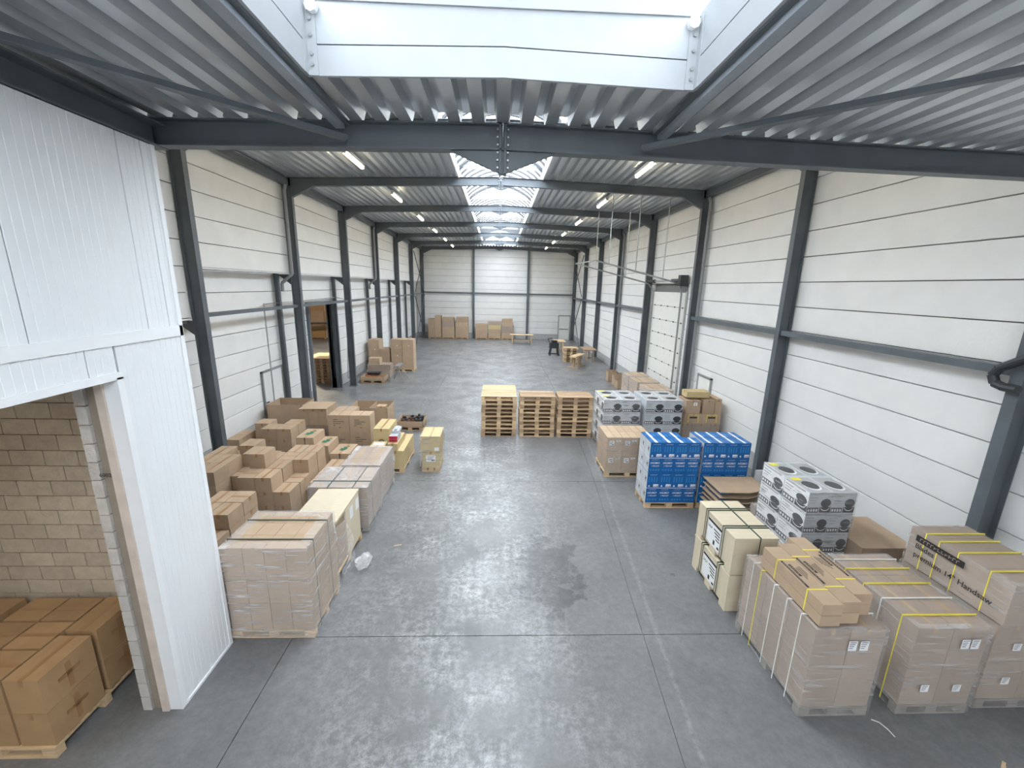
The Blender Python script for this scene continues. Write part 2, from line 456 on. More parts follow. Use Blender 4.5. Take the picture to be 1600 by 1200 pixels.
# low rooflight over the camera with tall white upstand
w = struct(thing('window_%d' % (nwin+1), None, None))
YN0, YN1 = -3.0, 4.2
for s in (-1, 1):
    for z0, z1 in ((6.80, 7.03), (7.04, 7.40)):
        MB().box(s*XN-.02, YN0, z0, s*XN+.02, YN1, z1).obj('upstand_board', UPST, w)
def gable_board(z0, z1):
    m = MB()
    for q, (xa, xb) in enumerate(((-XN, 0), (0, XN))):
        za, zb = (0, .045) if q == 0 else (.045, 0)
        m.face([(xa,YN1,z0+za),(xb,YN1,z0+zb),(xb,YN1,z1+zb),(xa,YN1,z1+za)])
        m.face([(xa,YN1+.03,z1+za),(xb,YN1+.03,z1+zb),(xb,YN1+.03,z0+zb),(xa,YN1+.03,z0+za)])
        m.face([(xa,YN1,z0+za),(xa,YN1+.03,z0+za),(xb,YN1+.03,z0+zb),(xb,YN1,z0+zb)])
    m.obj('upstand_board', UPST, w)
gable_board(6.80, 7.03); gable_board(7.04, 7.36)
for s in (-1, 1):
    m = MB().box(s*(XN-.02)-.005, YN1-.08, 6.80, s*(XN-.02)+.005, YN1-.005, 7.36).box(s*(XN-.06)-.045, YN1-.012, 6.80, s*(XN-.06)+.045, YN1-.002, 7.36)
    m.obj('corner_angle', UPST, w)
    for z in (6.88, 6.96, 7.1, 7.22):
        MB().tube([(s*(XN-.06), YN1-.03, z), (s*(XN-.06), YN1-.01, z)], .016, 8).obj('bolt', ZINC, w)
    MB().tube([(s*(XN-.09), YN1-.06, 7.3),(s*(XN-.09), YN1-.005, 7.3)], .05, 8).obj('vent_cap', FLASH, w)
g = MB().face([(-XN,YN0,7.55),(XN,YN0,7.55),(XN,YN1+.03,7.55),(-XN,YN1+.03,7.55)]).obj('glazing', GLAZE2, w)
MB().box(-XN, YN1-.02, 7.36, XN, YN1+.03, 7.55).obj('upstand_board', UPST, w)
MB().box(-.02, YN0, 7.50, .02, YN1, 7.55).obj('glazing_bar', ZINC, w)
portal_light(-XN, XN, YN0, YN1, 7.62)

# ---- steel portal frames
def frame(y, label, zr, ze, col_h, beam_h, haunch=True, left=True, gusset=.30, bw=.15, vz=.25):
    t = thing('portal_frame', label, 'steel frame', (0, y, 0), group='steel portal frames')
    for s in (-1, 1):
        x = s * (XC + .15)
        MB().ibeam((x,0,0),(x,0,col_h), .30, .16, (1,0,0)).box(x-.19,-.12,0,x+.19,.12,.02).obj('column', STEEL, t)
        A = Vector((s*(XC+.28),0,ze-beam_h/2)); B = Vector((s*.0005,0,zr-beam_h/2))
        MB().ibeam(A, B, beam_h, bw, (0,0,1)).obj('rafter', STEEL, t)
        if haunch:
            zb = ze - beam_h
            m = MB()
            P = [(s*XC, zb-.34), (s*(XC-.75), zb+.03), (s*XC, zb+.03)]
            for yy in (-.07, .07): m.face([(x_, yy, z_) for x_, z_ in P])
            m.face([(P[0][0],-.07,P[0][1]),(P[1][0],-.07,P[1][1]),(P[1][0],.07,P[1][1]),(P[0][0],.07,P[0][1])])
            m.obj('haunch', STEEL, t)
    zb = zr - beam_h
    m = MB(); V = [(-.64*gusset/.3*1.0, zb), (.64*gusset/.3, zb), (0, zb-vz)]
    if gusset:
        for yy in (-.03, .03): m.face([(a, yy, b) for a, b in V])
        for i in range(3):
            j = (i+1) % 3; m.face([(V[i][0],-.03,V[i][1]),(V[j][0],-.03,V[j][1]),(V[j][0],.03,V[j][1]),(V[i][0],.03,V[i][1])])
    for s in (-1, 1):
        m.box(s*.03-.012,-.08,zb-vz,s*.03+.012,.08,zr)
    m.obj('ridge_plate', STEEL, t)
    bm = MB()
    for s in (-1,1):
        for q in range(6): bm.tube([(s*.06,-.085,zb-vz+.06+q*.08),(s*.06,-.06,zb-vz+.06+q*.08)], .011, 6)
    tag(bm.obj('bolt_row', ZINC, t), kind='stuff')
    return t
frame(FY[1], 'massive dark steel beam and columns nearest the camera carrying the low roof', 6.86, 6.73, 6.73, .28, haunch=False, gusset=.3, bw=.16)
for k in range(2, 9):
    lab = 'dark grey steel portal frame, %s of the hall frames counted from the camera' % ORD[k-2]
    if k == 8: lab = 'dark grey steel portal frame standing against the far white wall'
    frame(FY[k] - (.20 if k == 8 else 0), lab, 8.69, 8.46, 8.46, .27, gusset=.22, vz=.16)
# eave purlins, girts and bracing as single steel members
def member(name, mb, label, cat='steel beam', group=None, mat=STEEL):
    return tag(mb.obj(name, mat), label, cat, group)
for a, b, k in zip(FY[1:-1], FY[2:], range(8)):
    w_ = ORD[k]
    for s, side in ((-1, 'left'), (1, 'right')):
        member('eave_purlin', MB().box(min(s*7.18, s*7.36), a+.09, 8.22, max(s*7.18, s*7.36), b-(.09 if b < 40 else .3), 8.42),
               'dark eave beam atop the %s wall, %s bay from the camera' % (side, w_), group='eave beams')
    if b < 41:
        if not (a < 17 < b):
            member('wall_girt', MB().box(7.16, a+.09, 3.98, 7.36, b-.09, 4.10),
               'dark horizontal girt along the right wall, %s bay from the camera' % w_, group='right wall girts')
    if a > 10 :
        member('wall_girt', MB().box(-7.36, a+.09, 4.14, -7.24, b-.09, 4.24),
               'dark horizontal rail along the left wall, %s bay from the camera' % w_, group='left wall rails')
member('wall_girt', MB().box(7.16, YB, 3.98, 7.36, FY[1]-.09, 4.10), 'dark horizontal girt on right wall beside the nearest column', group='right wall girts')
for k in range(2, 8):      # corbels and slim rear posts of the left wall
    z = LEDGE-.06 if k > 2 else 4.06
    m = MB().box(-7.86, -.09, z-.05, -7.42, .09, z)
    for yy in (-.05, .05): m.face([(-7.42,yy,z-.35),(-7.42,yy,z-.05),(-7.80,yy,z-.05)])
    m.face([(-7.42,-.05,z-.35),(-7.42,.05,z-.35),(-7.80,.05,z-.05),(-7.80,-.05,z-.05)])
    tag(m.obj('steel_corbel', STEEL, None, (0, FY[k], 0)), 'dark steel corbel on the %s left column from the camera' % ORD[k-2], 'corbel', 'left wall corbels')
    if k > 2:
        member('slim_post', MB().ibeam((-7.74, FY[k]-.42, 0), (-7.74, FY[k]-.42, LEDGE-.04), .15, .12, (1,0,0)),
               'slim grey post behind the %s left column from the camera' % ORD[k-2], 'post', 'slim wall posts')
        if k in (3, 5):
            px = -7.24; y = FY[k]-.30
            m = MB().tube([(px+.06,y,8.2),(px,y,8.0),(px,y,5.3),(px-.38,y,4.98),(px-.38,y,4.7)], .055, 10)
            member('downpipe', m, 'grey downpipe bending under the ledge by the %s left column' % ORD[k-2], 'pipe', 'grey downpipes', PIPE)
for s in (-1, 1):
    side = 'left' if s < 0 else 'right'
    x = s * 7.06
    ya, yb = FY[7]+.15, FY[8]-.38
    m = MB().bar((x,ya,.03),(x,yb,4.1),.06,.06).bar((x,yb,.03),(x,ya,4.1),.06,.06).bar((x,ya,4.3),(x,yb,7.7),.06,.06).bar((x,yb,4.3),(x,ya,7.7),.06,.06)
    member('cross_bracing', m, 'crossed dark bracing bars at the far end of the %s wall' % side, 'bracing', 'wall bracing')
for x, nm in ((-2.43, 'left'), (2.8, 'right')):
    member('gable_post', MB().ibeam((x,40.98,0),(x,40.98,8.55),.2,.2,(0,1,0)), '%s of the two dark posts dividing the far wall' % nm, 'post', 'far wall posts')
for a, b, nm in ((-7.2,-2.54,'left'),(-2.32,2.69,'middle'),(2.91,7.2,'right')):
    member('gable_girt', MB().box(a,41.0,4.28,b,41.09,4.40), '%s length of dark rail across the far white wall' % nm, 'steel beam', 'far wall rails')
# low roof members
member('eave_beam', MB().ibeam((-3.9,YB,6.58),(-3.9,5.26,6.58),.26,.3,(0,0,1)), 'dark beam above the white panelled room, under the low roof')
member('roof_brace', MB().bar((-4.6,2.3,6.66),(-1.75,5.2,6.62),.09,.05), 'diagonal dark brace under the low roof, left of rooflight', 'brace', 'low roof braces')
member('roof_brace', MB().bar((4.9,2.3,6.66),(1.6,5.2,6.62),.09,.05), 'diagonal dark brace under the low roof, right of rooflight', 'brace', 'low roof braces')
PALEST = pm('pale_blue_grey_paint', (.30, .335, .37), .45, var=.08)
for s, side in ((-1,'left'),(1,'right')):
    member('trimmer_beam', MB().box(s*1.83-.05, YB, 6.735, s*1.83+.05, 5.27, 6.80), 'pale grey trimmer along the %s side of the near rooflight' % side, 'beam', 'rooflight trimmers', PALEST)
member('downpipe', MB().tube([(7.22,FY[3]-.27,8.2),(7.30,FY[3]-.27,8.05),(7.30,FY[3]-.27,.05)],.055,10), 'grey downpipe beside the second hall column on the right', 'pipe', 'grey downpipes', PIPE)
member('downpipe', MB().tube([(7.22,FY[5]-.27,8.2),(7.30,FY[5]-.27,8.05),(7.30,FY[5]-.27,.05)],.055,10), 'grey downpipe beside the fourth hall column on the right', 'pipe', 'grey downpipes', PIPE)
arc = [(7.03, 4.7, 4.62), (7.03, 5.1, 4.36), (7.03, 5.36, 4.19), (7.03, 5.52, 4.08), (7.03, 5.58, 3.97), (7.03, 5.53, 3.86), (7.03, 5.42, 3.83), (7.03, 5.25, 3.83)]
member('drain_pipe', MB().tube(arc, .06, 12), 'black drain pipe bend clamped to the nearest right column', 'pipe', None, DARK)

# ---- fluorescent fittings
TUBE = emit('warm_fluorescent_tube', (1.0, .86, .55), 17.)
for s in (-1, 1):
    for k in range(1, 8):
        yc = FY[k] + 2.5; x = s * 4.15
        t = thing('strip_light', 'glowing strip light under the roof, %s side, %s bay from camera' % ('left' if s < 0 else 'right', ORD[k-1]), 'light', (x, yc, 8.40), group='ceiling strip lights')
        MB().box(-.07,-.78,.03,.07,.78,.12).obj('housing', WHITE, t)
        MB().tube([(0,-.74,0),(0,.74,0)], .045, 8).obj('tube', TUBE, t)
        for e in (-.78,.75): MB().box(-.05,e,-.03,.05,e+.03,.05).obj('end_cap', WHITE, t)
# annex and block room lamps
def room_lamp(name, label, loc, size, power, col):
    t = thing(name, label, 'light', loc)
    MB().box(-.6,-.08,.02,.6,.08,.1).obj('housing', WHITE, t)
    d = bpy.data.lights.new('lamp_light', 'AREA'); d.shape='RECTANGLE'; d.size=1.1; d.size_y=.12; d.energy=power; d.color=col
    o = bpy.data.objects.new('lamp_light', d); COL.objects.link(o); o.parent = t; o.location=(0,0,0)
room_lamp('batten_light', 'batten lamp on the ceiling of the neighbouring hall', (-13, 26, 5.8), 1, 500, (1,.84,.6))
room_lamp('batten_light', 'batten lamp on the ceiling of the block storeroom', (-5.4, 2.6, 3.9), 1, 9, (1,.82,.58))

# ================================================================== WHITE PANELLED ROOM (left front)
wp = struct(MB().box(-4.1, 4.12, 0, -3.95, 5.0, 4.1).box(-4.1, -2, 4.1, -3.95, 5.0, 6.44).obj('wall_storeroom_front', MORTAR))
def ribbed(y0, y1, z0, z1, parent):
    """vertical sandwich sheet, face towards +x, fine grooves every 75 mm"""
    m = MB(); x = -3.77; n = max(1, int(round((y1-y0)/.075))); st_ = (y1-y0)/n
    pts = []
    for i in range(n):
        a = y0 + i*st_
        pts += [(x, a+.006), (x, a+st_-.006), (x-.004, a+st_-.003), (x-.004, a+st_+.003)]
    pts = [(x-.004, y0)] + pts[:-1] + [(x-.004, y1)]
    for (xa, ya), (xb, yb) in zip(pts[:-1], pts[1:]): m.face([(xa,ya,z0),(xb,yb,z0),(xb,yb,z1),(xa,ya,z1)])
    m.box(-3.95, y0+.002, z0, x-.006, y1-.002, z1)
    m.obj('cladding_panel', SAND, parent)
for a, b in ((-1.6,-.6),(-.6,.4),(.4,1.4),(1.4,2.4),(2.4,3.43),(3.43,4.60),(4.60,4.89),(4.89,5.06)):
    ribbed(a+.004, b-.004, 4.52, 6.44, wp)
for a, b in ((-1.6,.0),(.0,1.25),(1.25,2.5),(2.5,3.85),(3.85,4.14)):
    ribbed(a+.004, b-.004, 4.13, 4.40, wp)
ribbed(4.16, 5.02, .03, 4.40, wp)
MB().box(-3.96,-1.6,4.40,-3.755,5.06,4.52).obj('flashing_band', FLASH, wp)
MB().box(-3.96,-1.6,4.07,-3.755,4.17,4.14).obj('header_trim', FLASH, wp)
MB().box(-3.90,4.10,0,-3.755,4.17,4.09).obj('jamb_trim', FLASH, wp)
MB().box(-3.95,5.01,0,-3.755,5.065,6.44).obj('corner_trim', FLASH, wp)
MB().box(-3.80,4.16,0,-3.752,5.02,.035).obj('base_trim', FLASH, wp)
REVEAL = pm('pinkish_jamb_board', (.62, .53, .46), .7)
MB().box(-3.98,4.075,0,-3.90,4.13,4.07).obj('jamb_lining', REVEAL, wp)
wbk = struct(MB().box(-7.9, 4.97, 0, -3.98, 5.04, 6.44).obj('wall_storeroom', MORTAR))
BC = {}
def block(x0, x1, y, z, parent, mat, d=.10):
    k = (round(x1-x0, 3), mat.name, d)
    if k not in BC:
        w = x1-x0; g=.005; c=.006
        m = MB().box(g+c, 0, g+c, w-g-c, d, .2-g-c)
        m = MB().sweep([(g,g+c),(g+c,g),(w-g-c,g),(w-g,g+c),(w-g,.2-g-c),(w-g-c,.2-g),(g+c,.2-g),(g,.2-g-c)], (0,d,0), (0,0,0), (0,0,1))
        BC[k] = m.mesh('block', mat)
    link('block', BC[k], parent, (x0, y, z))
for row in range(22):
    z = row * .2
    x = -4.1 + (0 if row % 2 else .2)
    first = True
    while x > -7.7:
        x0 = max(x - .4, -7.9); x1 = min(x, -4.1)
        if x1 - x0 > .05: block(x0, x1, 4.87, z, wbk, BLOCK)
        x -= .4
for row in range(20):
    z = row * .2; o = .0
    block(-4.1, -3.985, 4.09, z, wp, BLOCKG, .82)
num = link('painted_number', text_mesh('6002', .062, BLACK), wp, (-4.052, 4.085, 3.06), rot=FRONT)
cr_ = struct(MB().box(-7.9,-2,4.12,-3.95,5.0,4.2).obj('ceiling_storeroom', WALLP))
sw = struct(MB().box(-7.9,-2.1,0,-3.98,-2.0,6.4).box(-8,-2,0,-7.9,5,6.4).obj('wall_storeroom_side', BLOCK))

# ================================================================== DOORS
dr = struct(thing('door_1', 'white sectional overhead door with hinge rows in the right wall', None))
for i in range(8):
    z = i*.62
    MB().sweep([(-.02,.008),(.02,.008),(.02,.608),(-.02,.608)], (XR+.03,DOOR_R[0]+.05,z), (XR+.03,DOOR_R[1]-.05,z), (0,0,1)).obj('door_section', DOORP, dr)
    if i:
        for q in range(5):
            y = DOOR_R[0] + .35 + q*.76
            MB().box(XR-.015,y-.022,z-.028,XR+.012,y+.022,z+.028).obj('hinge', DARK, dr)
for y in (DOOR_R[0], DOOR_R[1]):
    MB().box(XR-.06,y-.05,0,XR+.06,y+.05,5.0).obj('door_jamb', ZINC, dr)
for y, x1, z1 in ((16.9, 3.77, 6.11), (20.2, 3.59, 6.15)):
    pts = [(7.33,y,0),(7.33,y,4.9),(7.28,y,5.12),(7.15,y,5.28),(6.95,y,5.36),(x1,y,z1)]
    m = MB()
    for A, B in zip(pts[:-1], pts[1:]): m.bar(A, B, .06, .05, (0,1,0))
    m.obj('track', ZINC, dr)
MB().bar((3.77,16.9,6.11),(3.59,20.2,6.15),.05,.05).obj('track_end_bar', ZINC, dr)
MB().tube([(7.2,16.7,5.42),(7.2,20.4,5.42)],.03,8).obj('spring_shaft', ZINC, dr)
for a in (16.75, 19.6): MB().tube([(7.2,a,5.42),(7.2,a+.9,5.42)],.075,10).obj('torsion_spring', DARK, dr)
MB().box(7.05,16.45,5.2,7.35,16.7,5.62).obj('drive_unit', DARK, dr)
for x, y, zt, zb in ((6.5,16.9,8.45,5.5),(5.38,16.9,8.5,5.75),(5.98,20.2,8.48,5.55),(4.53,20.2,8.52,5.9),(4.3,16.9,8.5,6.0)):
    MB().tube([(x,y,zt),(x,y,zb)],.02,6).obj('hanger_rod', ZINC, dr)
def flat_door(name, x, y0, y1, h, s, leafmat, frmat, label):
    d = struct(thing(name, label, None)); X = lambda a: x + s*a
    def bx(nm, a, b, y0_, z0, y1_, z1, mat): MB().box(min(X(a),X(b)),y0_,z0,max(X(a),X(b)),y1_,z1).obj(nm, mat, d)
    bx('door_leaf', 0, .03, y0+.06, .02, y1-.06, h-.06, leafmat)
    for a, b in ((y0, y0+.06), (y1-.06, y1)): bx('door_frame', -.01, .06, a, 0, b, h, frmat)
    bx('door_frame', -.01, .06, y0, h-.06, y1, h, frmat)
    bx('handle', .03, .08, y0+.12, 1.0, y0+.24, 1.03, DARK)
flat_door('door_2', XR-.012, 13.83, 14.83, 2.08, -1, DOORP, ZINC, 'pale service door behind boxes on the right wall')
flat_door('door_3', XLL+.012, 13.75, 15.1, 2.1, 1, WALLP, PIPE, 'white flush door outlined on the left wall')
d4 = struct(thing('door_4', 'pale steel exit door at the right of the far wall', None))
MB().box(5.95,YF-.03,0,7.0,YF+.0,2.3).obj('door_leaf', DOORP, d4)
for a, b in ((5.87,5.95),(7.0,7.08)): MB().box(a,YF-.06,0,b,YF,2.38).obj('door_frame', ZINC, d4)
MB().box(5.87,YF-.06,2.3,7.08,YF,2.38).obj('door_frame', PIPE, d4)
MB().box(6.0,YF-.09,1.02,6.9,YF-.03,1.06).obj('push_bar', DARK, d4)
d5 = struct(thing('door_5', 'open dark framed passage into the neighbouring hall', None))
for y in (DOOR_L[0]-.1, DOOR_L[1]): MB().box(XLL-.25,y,0,XLL+.12,y+.1,4.2).obj('door_jamb', STEEL, d5)
MB().box(XLL-.25,DOOR_L[0]-.1,4.12,XLL+.12,DOOR_L[1]+.1,4.22).obj('door_head', STEEL, d5)
MB().tube([(-7.75,14.17,.1),(-7.75,14.17,4.3),(-7.75,17.4,4.32),(-7.75,20.4,4.36),(-7.75,21.9,4.2),(-7.6,20.85,.5),(-7.6,20.9,.35),(-7.2,20.9,.3)],.022,6).obj('control_cable', ZINC, d5)

# ================================================================== LOADS
def pallet_parts(t, w=1.2, d=.8, h=.144, mat=PINE, flip=False):
    """euro pallet around origin: boards run along x (w), blocks in three rows"""
    key = (round(w,2), round(d,2), round(h,3), mat.name)
    for i in range(5):
        y = -d/2 + (.072 if i in (0,4) else .05) + i*(d-.144)/4 - (.072 if i in (0,4) else .05) + (0)
        bw = .145 if i % 2 == 0 else .10
        y = -d/2 + .0725 + i*(d-.145)/4
        pc(('tb',key,bw), lambda: MB().box(-w/2,-bw/2,0,w/2,bw/2,.022), 'top_board', mat, t, (0,y,h-.022))
    for x in (-w/2+.0725, 0, w/2-.0725):
        pc(('cb',key), lambda: MB().box(-.07,-d/2,0,.07,d/2,.022), 'cross_board', mat, t, (x,0,h-.044))
        for y in (-d/2+.05, 0, d/2-.05):
            pc(('bl',key), lambda: MB().box(-.07,-.05,0,.07,.05,h-.066), 'block', mat, t, (x,y,.022))
    for y in (-d/2+.05, 0, d/2-.05):
        pc(('bb',key), lambda: MB().box(-w/2,-.05,0,w/2,.05,.022), 'bottom_board', mat, t, (0,y,0))
PC = {}
def pc(k, fn, name, mat, parent, loc, rz=0, rot=None):
    k = (k, mat.name if not isinstance(mat,(list,tuple)) else tuple(x.name for x in mat))
    if k not in PC: PC[k] = fn().mesh(name, mat)
    return link(name, PC[k], parent, loc, rz, rot)
def pallet(cx, cy, z, label, group='wooden pallets', w=1.2, d=.8, rz=0, mat=PINE):
    t = thing('wooden_pallet', label, 'pallet', (cx, cy, z), rz, group)
    pallet_parts(t, w, d, .144, mat); return t
def pallet_under(x0, x1, y0, y1, z, label, mat=PINED, h=.14):
    t = thing('wooden_pallet', label, 'pallet', ((x0+x1)/2, (y0+y1)/2, z), 0, 'pallets under loads')
    pallet_parts(t, x1-x0, y1-y0, h, mat); return t

def carton_mesh(w, d, h, mat, axis='y'):
    g = .003
    def fn():
        m = MB().box(-w/2,-d/2,0,w/2,d/2,h-.004)
        if axis == 'y': m.box(-w/2,-d/2,h-.004,-g,d/2,h).box(g,-d/2,h-.004,w/2,d/2,h)
        elif axis == 'x': m.box(-w/2,-d/2,h-.004,w/2,-g,h).box(-w/2,g,h-.004,w/2,d/2,h)
        else: m.box(-w/2,-d/2,h-.004,w/2,d/2,h)
        return m
    k = ('carton', round(w,3), round(d,3), round(h,3), axis, mat.name)
    if k not in PC: PC[k] = fn().mesh('carton', mat)
    return PC[k]
def tape_on(t, w, d, h, axis='y', mat=TAPE, tw=.05):
    def fn():
        m = MB(); e = .0015
        if axis == 'y': m.box(-tw/2,-d/2-e,h,tw/2,d/2+e,h+e).box(-tw/2,-d/2-e,h-.08,tw/2,-d/2,h).box(-tw/2,d/2,h-.08,tw/2,d/2+e,h)
        else: m.box(-w/2-e,-tw/2,h,w/2+e,tw/2,h+e).box(-w/2-e,-tw/2,h-.08,-w/2,tw/2,h).box(w/2,-tw/2,h-.08,w/2+e,tw/2,h)
        return m
    pc(('tape',round(w,3),round(d,3),round(h,3),axis,tw), fn, 'packing_tape', mat, t, (0,0,0))
def sticker(t, face, w, d, h, u, v, sw=.10, sh=.08, lines=True):
    """paper label on the front (-y) or left (-x) face; u along face from its centre, v height"""
    def fn():
        m = MB().box(-sw/2,-.002,-sh/2,sw/2,0,sh/2,0)
        if lines:
            for i in range(3): m.box(-sw*.4,-.003,sh*(.28-.22*i)-sh*.04,sw*(.35-.12*i),-.002,sh*(.28-.22*i)+sh*.04,1)
            m.box(sw*.05,-.003,-sh*.4,sw*.4,-.002,-sh*.2,1)
        return m
    loc = (u,-d/2,v) if face == 'f' else (-w/2,-u,v)
    pc(('st',sw,sh,lines), fn, 'paper_label', [WHITE, BLACK], t, loc, 0 if face == 'f' else -PI/2)
def carton(x0, x1, y0, y1, z0, z1, label, group='brown cartons', mat=None, axis='y', tape=TAPE, rz=None, name='carton', cat='carton'):
    mat = mat or KRAFT
    w, d, h = x1-x0, y1-y0, z1-z0
    o = link(name, carton_mesh(w, d, h, mat, axis), None, ((x0+x1)/2, (y0+y1)/2, z0), random.uniform(-.006,.006) if rz is None else rz)
    tag(o, label, cat, group)
    if tape: tape_on(o, w, d, h, 'y' if axis == 'y' else 'x', tape)
    return o
def pile(x0, y0, z0, hts, w, d, h, desc, mat=None, gap=.016, jit=.012, tape=TAPE, group=None):
    """hts[row][col] = number of layers; row 0 is nearest the camera; hidden cartons are left out"""
    ny, nx = len(hts), max(len(r) for r in hts)
    H = lambda j, i: hts[j][i] if 0 <= j < ny and 0 <= i < len(hts[j]) else 0
    n = 0
    for j in range(ny):
        for i in range(len(hts[j])):
            for l in range(H(j,i)):
                jx, jy = random.uniform(-jit,jit)*.5, random.uniform(-jit,jit)*.5
                X, Y, Z = x0+i*(w+gap)+jx, y0+j*(d+gap)+jy, z0+l*h
                row = 'front' if j == 0 else ORD[j]
                col = 'only' if nx == 1 else ('leftmost' if i == 0 else ('rightmost' if i == nx-1 else ORD[i]))
                c = carton(X, X+w, Y, Y+d, Z, Z+h-.003, '%s, %s row, %s column, %s layer' % (desc, row, col, ORD[l]),
                           group or desc, mat, 'y' if (i+j) % 3 else 'x', tape, rz=random.uniform(-.009,.009))
                n += 1
    return n

def film(t, w, d, z0, z1, mat=FILM, rim=.13, seed=1, amp=.010, top=False):
    if mat is FILMT: amp = min(amp, .004)
    rnd = random.Random(seed); m = MB(); nz = 9
    def ring(z, out):
        pts = []
        for (ax, ay), (bx, by) in (((-1,-1),(1,-1)),((1,-1),(1,1)),((1,1),(-1,1)),((-1,1),(-1,-1))):
            for q in range(8):
                f = q/8; x = (ax+(bx-ax)*f)*(w/2+out); y = (ay+(by-ay)*f)*(d/2+out)
                o = rnd.uniform(0, amp); L = math.hypot(x, y)
                pts.append((x*(1+o/L), y*(1+o/L), z + rnd.uniform(-.01,.01)*(0 if z <= z0 else 1)))
        return pts
    rings = [ring(z0 + (z1-z0)*i/nz, .012) for i in range(nz+1)]
    if rim:
        top_r = [(x*(1-rim*2/w), y*(1-rim*2/d), z1+.008) for x, y, _ in rings[-1]]
        rings.append([(x,y,z1+.006) for x,y,_ in rings[-1]]); rings.append(top_r)
    n = len(rings[0])
    for A, B in zip(rings[:-1], rings[1:]):
        for i in range(n):
            j = (i+1) % n; m.face([A[i], A[j], B[j], B[i]])
    if top: m.face(rings[-1])
    o = m.obj('stretch_wrap', mat, t)
    for p in o.data.polygons: p.use_smooth = True
    return o
def band(t, w, d, z0, z1, pos, axis, mat, sw=.011, name='strap'):
    """strap looped over the load: axis 'x' = runs across x at y=pos, 'y' = runs along y at x=pos"""
    e = .016; m = MB()
    if axis == 'x':
        a = pos; m.box(-w/2-e,a-sw/2,z1,w/2+e,a+sw/2,z1+e).box(-w/2-e-.002,a-sw/2,z0,-w/2-e+.002,a+sw/2,z1+e).box(w/2+e-.002,a-sw/2,z0,w/2+e+.002,a+sw/2,z1+e)
    else:
        a = pos; m.box(a-sw/2,-d/2-e,z1,a+sw/2,d/2+e,z1+e).box(a-sw/2,-d/2-e-.002,z0,a+sw/2,-d/2-e+.002,z1+e).box(a-sw/2,d/2+e-.002,z0,a+sw/2,d/2+e+.002,z1+e)
    m.obj(name, mat, t)
def wrapped(x0, x1, y0, y1, h, nx, ny, nz, label, mat=KRAFTD, wrap=FILM, base=.14, straps=(), seed=1, stickers=(), amp=.010, rim=.13, top=False, group='wrapped pallet loads', wood=None):
    wood = wood or GREYW
    w, d = x1-x0, y1-y0
    t = thing('wrapped_pallet', label, 'wrapped pallet', ((x0+x1)/2, (y0+y1)/2, 0), 0, group)
    p = MB().box(-w/2,-d/2,base-.03,w/2,d/2,base-.002).obj('pallet', wood, t)
    for q in range(3):
        yy = -d/2 + q*(d-.1)/2; MB().box(-w/2,yy,0,w/2,yy+.1,.022).obj('bottom_board', wood, p)
        for r in range(3):
            xx = -w/2 + r*(w-.14)/2; MB().box(xx,yy,.022,xx+.14,yy+.1,base-.03).obj('block', wood, p)
    cw, cd, chh = (w-.01)/nx, (d-.01)/ny, (h-base)/nz
    for i in range(nx):
        for j in range(ny):
            for l in range(nz):
                if l < nz-1 and 0 < i < nx-1 and 0 < j < ny-1: continue
                if l < nz-1 and j == ny-1 and ny > 1 and 0 < i < nx-1: continue
                c = link('carton', carton_mesh(cw-.006, cd-.006, chh-.003, mat, 'y' if l == nz-1 else 'n'), t,
                     (-w/2+.005+cw*(i+.5), -d/2+.005+cd*(j+.5), base+chh*l))
                if l == nz-1: tape_on(c, cw-.006, cd-.006, chh-.003, 'y', TAPEC)
    film(t, w, d, .02, h+.002, wrap, rim, seed, amp, top)
    for (axis, pos, sm) in straps: band(t, w, d, .03, h+.004, pos, axis, sm)
    for (u, v, sw_, sh_) in stickers:
        def fn():
            m = MB().box(-sw_/2,-.002,-sh_/2,sw_/2,0,sh_/2,0)
            for i in range(4): m.box(-sw_*.4,-.003,sh_*(.36-.2*i)-sh_*.03,sw_*(.35-.1*i),-.002,sh_*(.36-.2*i)+sh_*.03,1)
            return m
        pc(('ws',sw_,sh_), fn, 'paper_label', [WHITE, BLACK], t, (u, -d/2-.028, v))
    return t

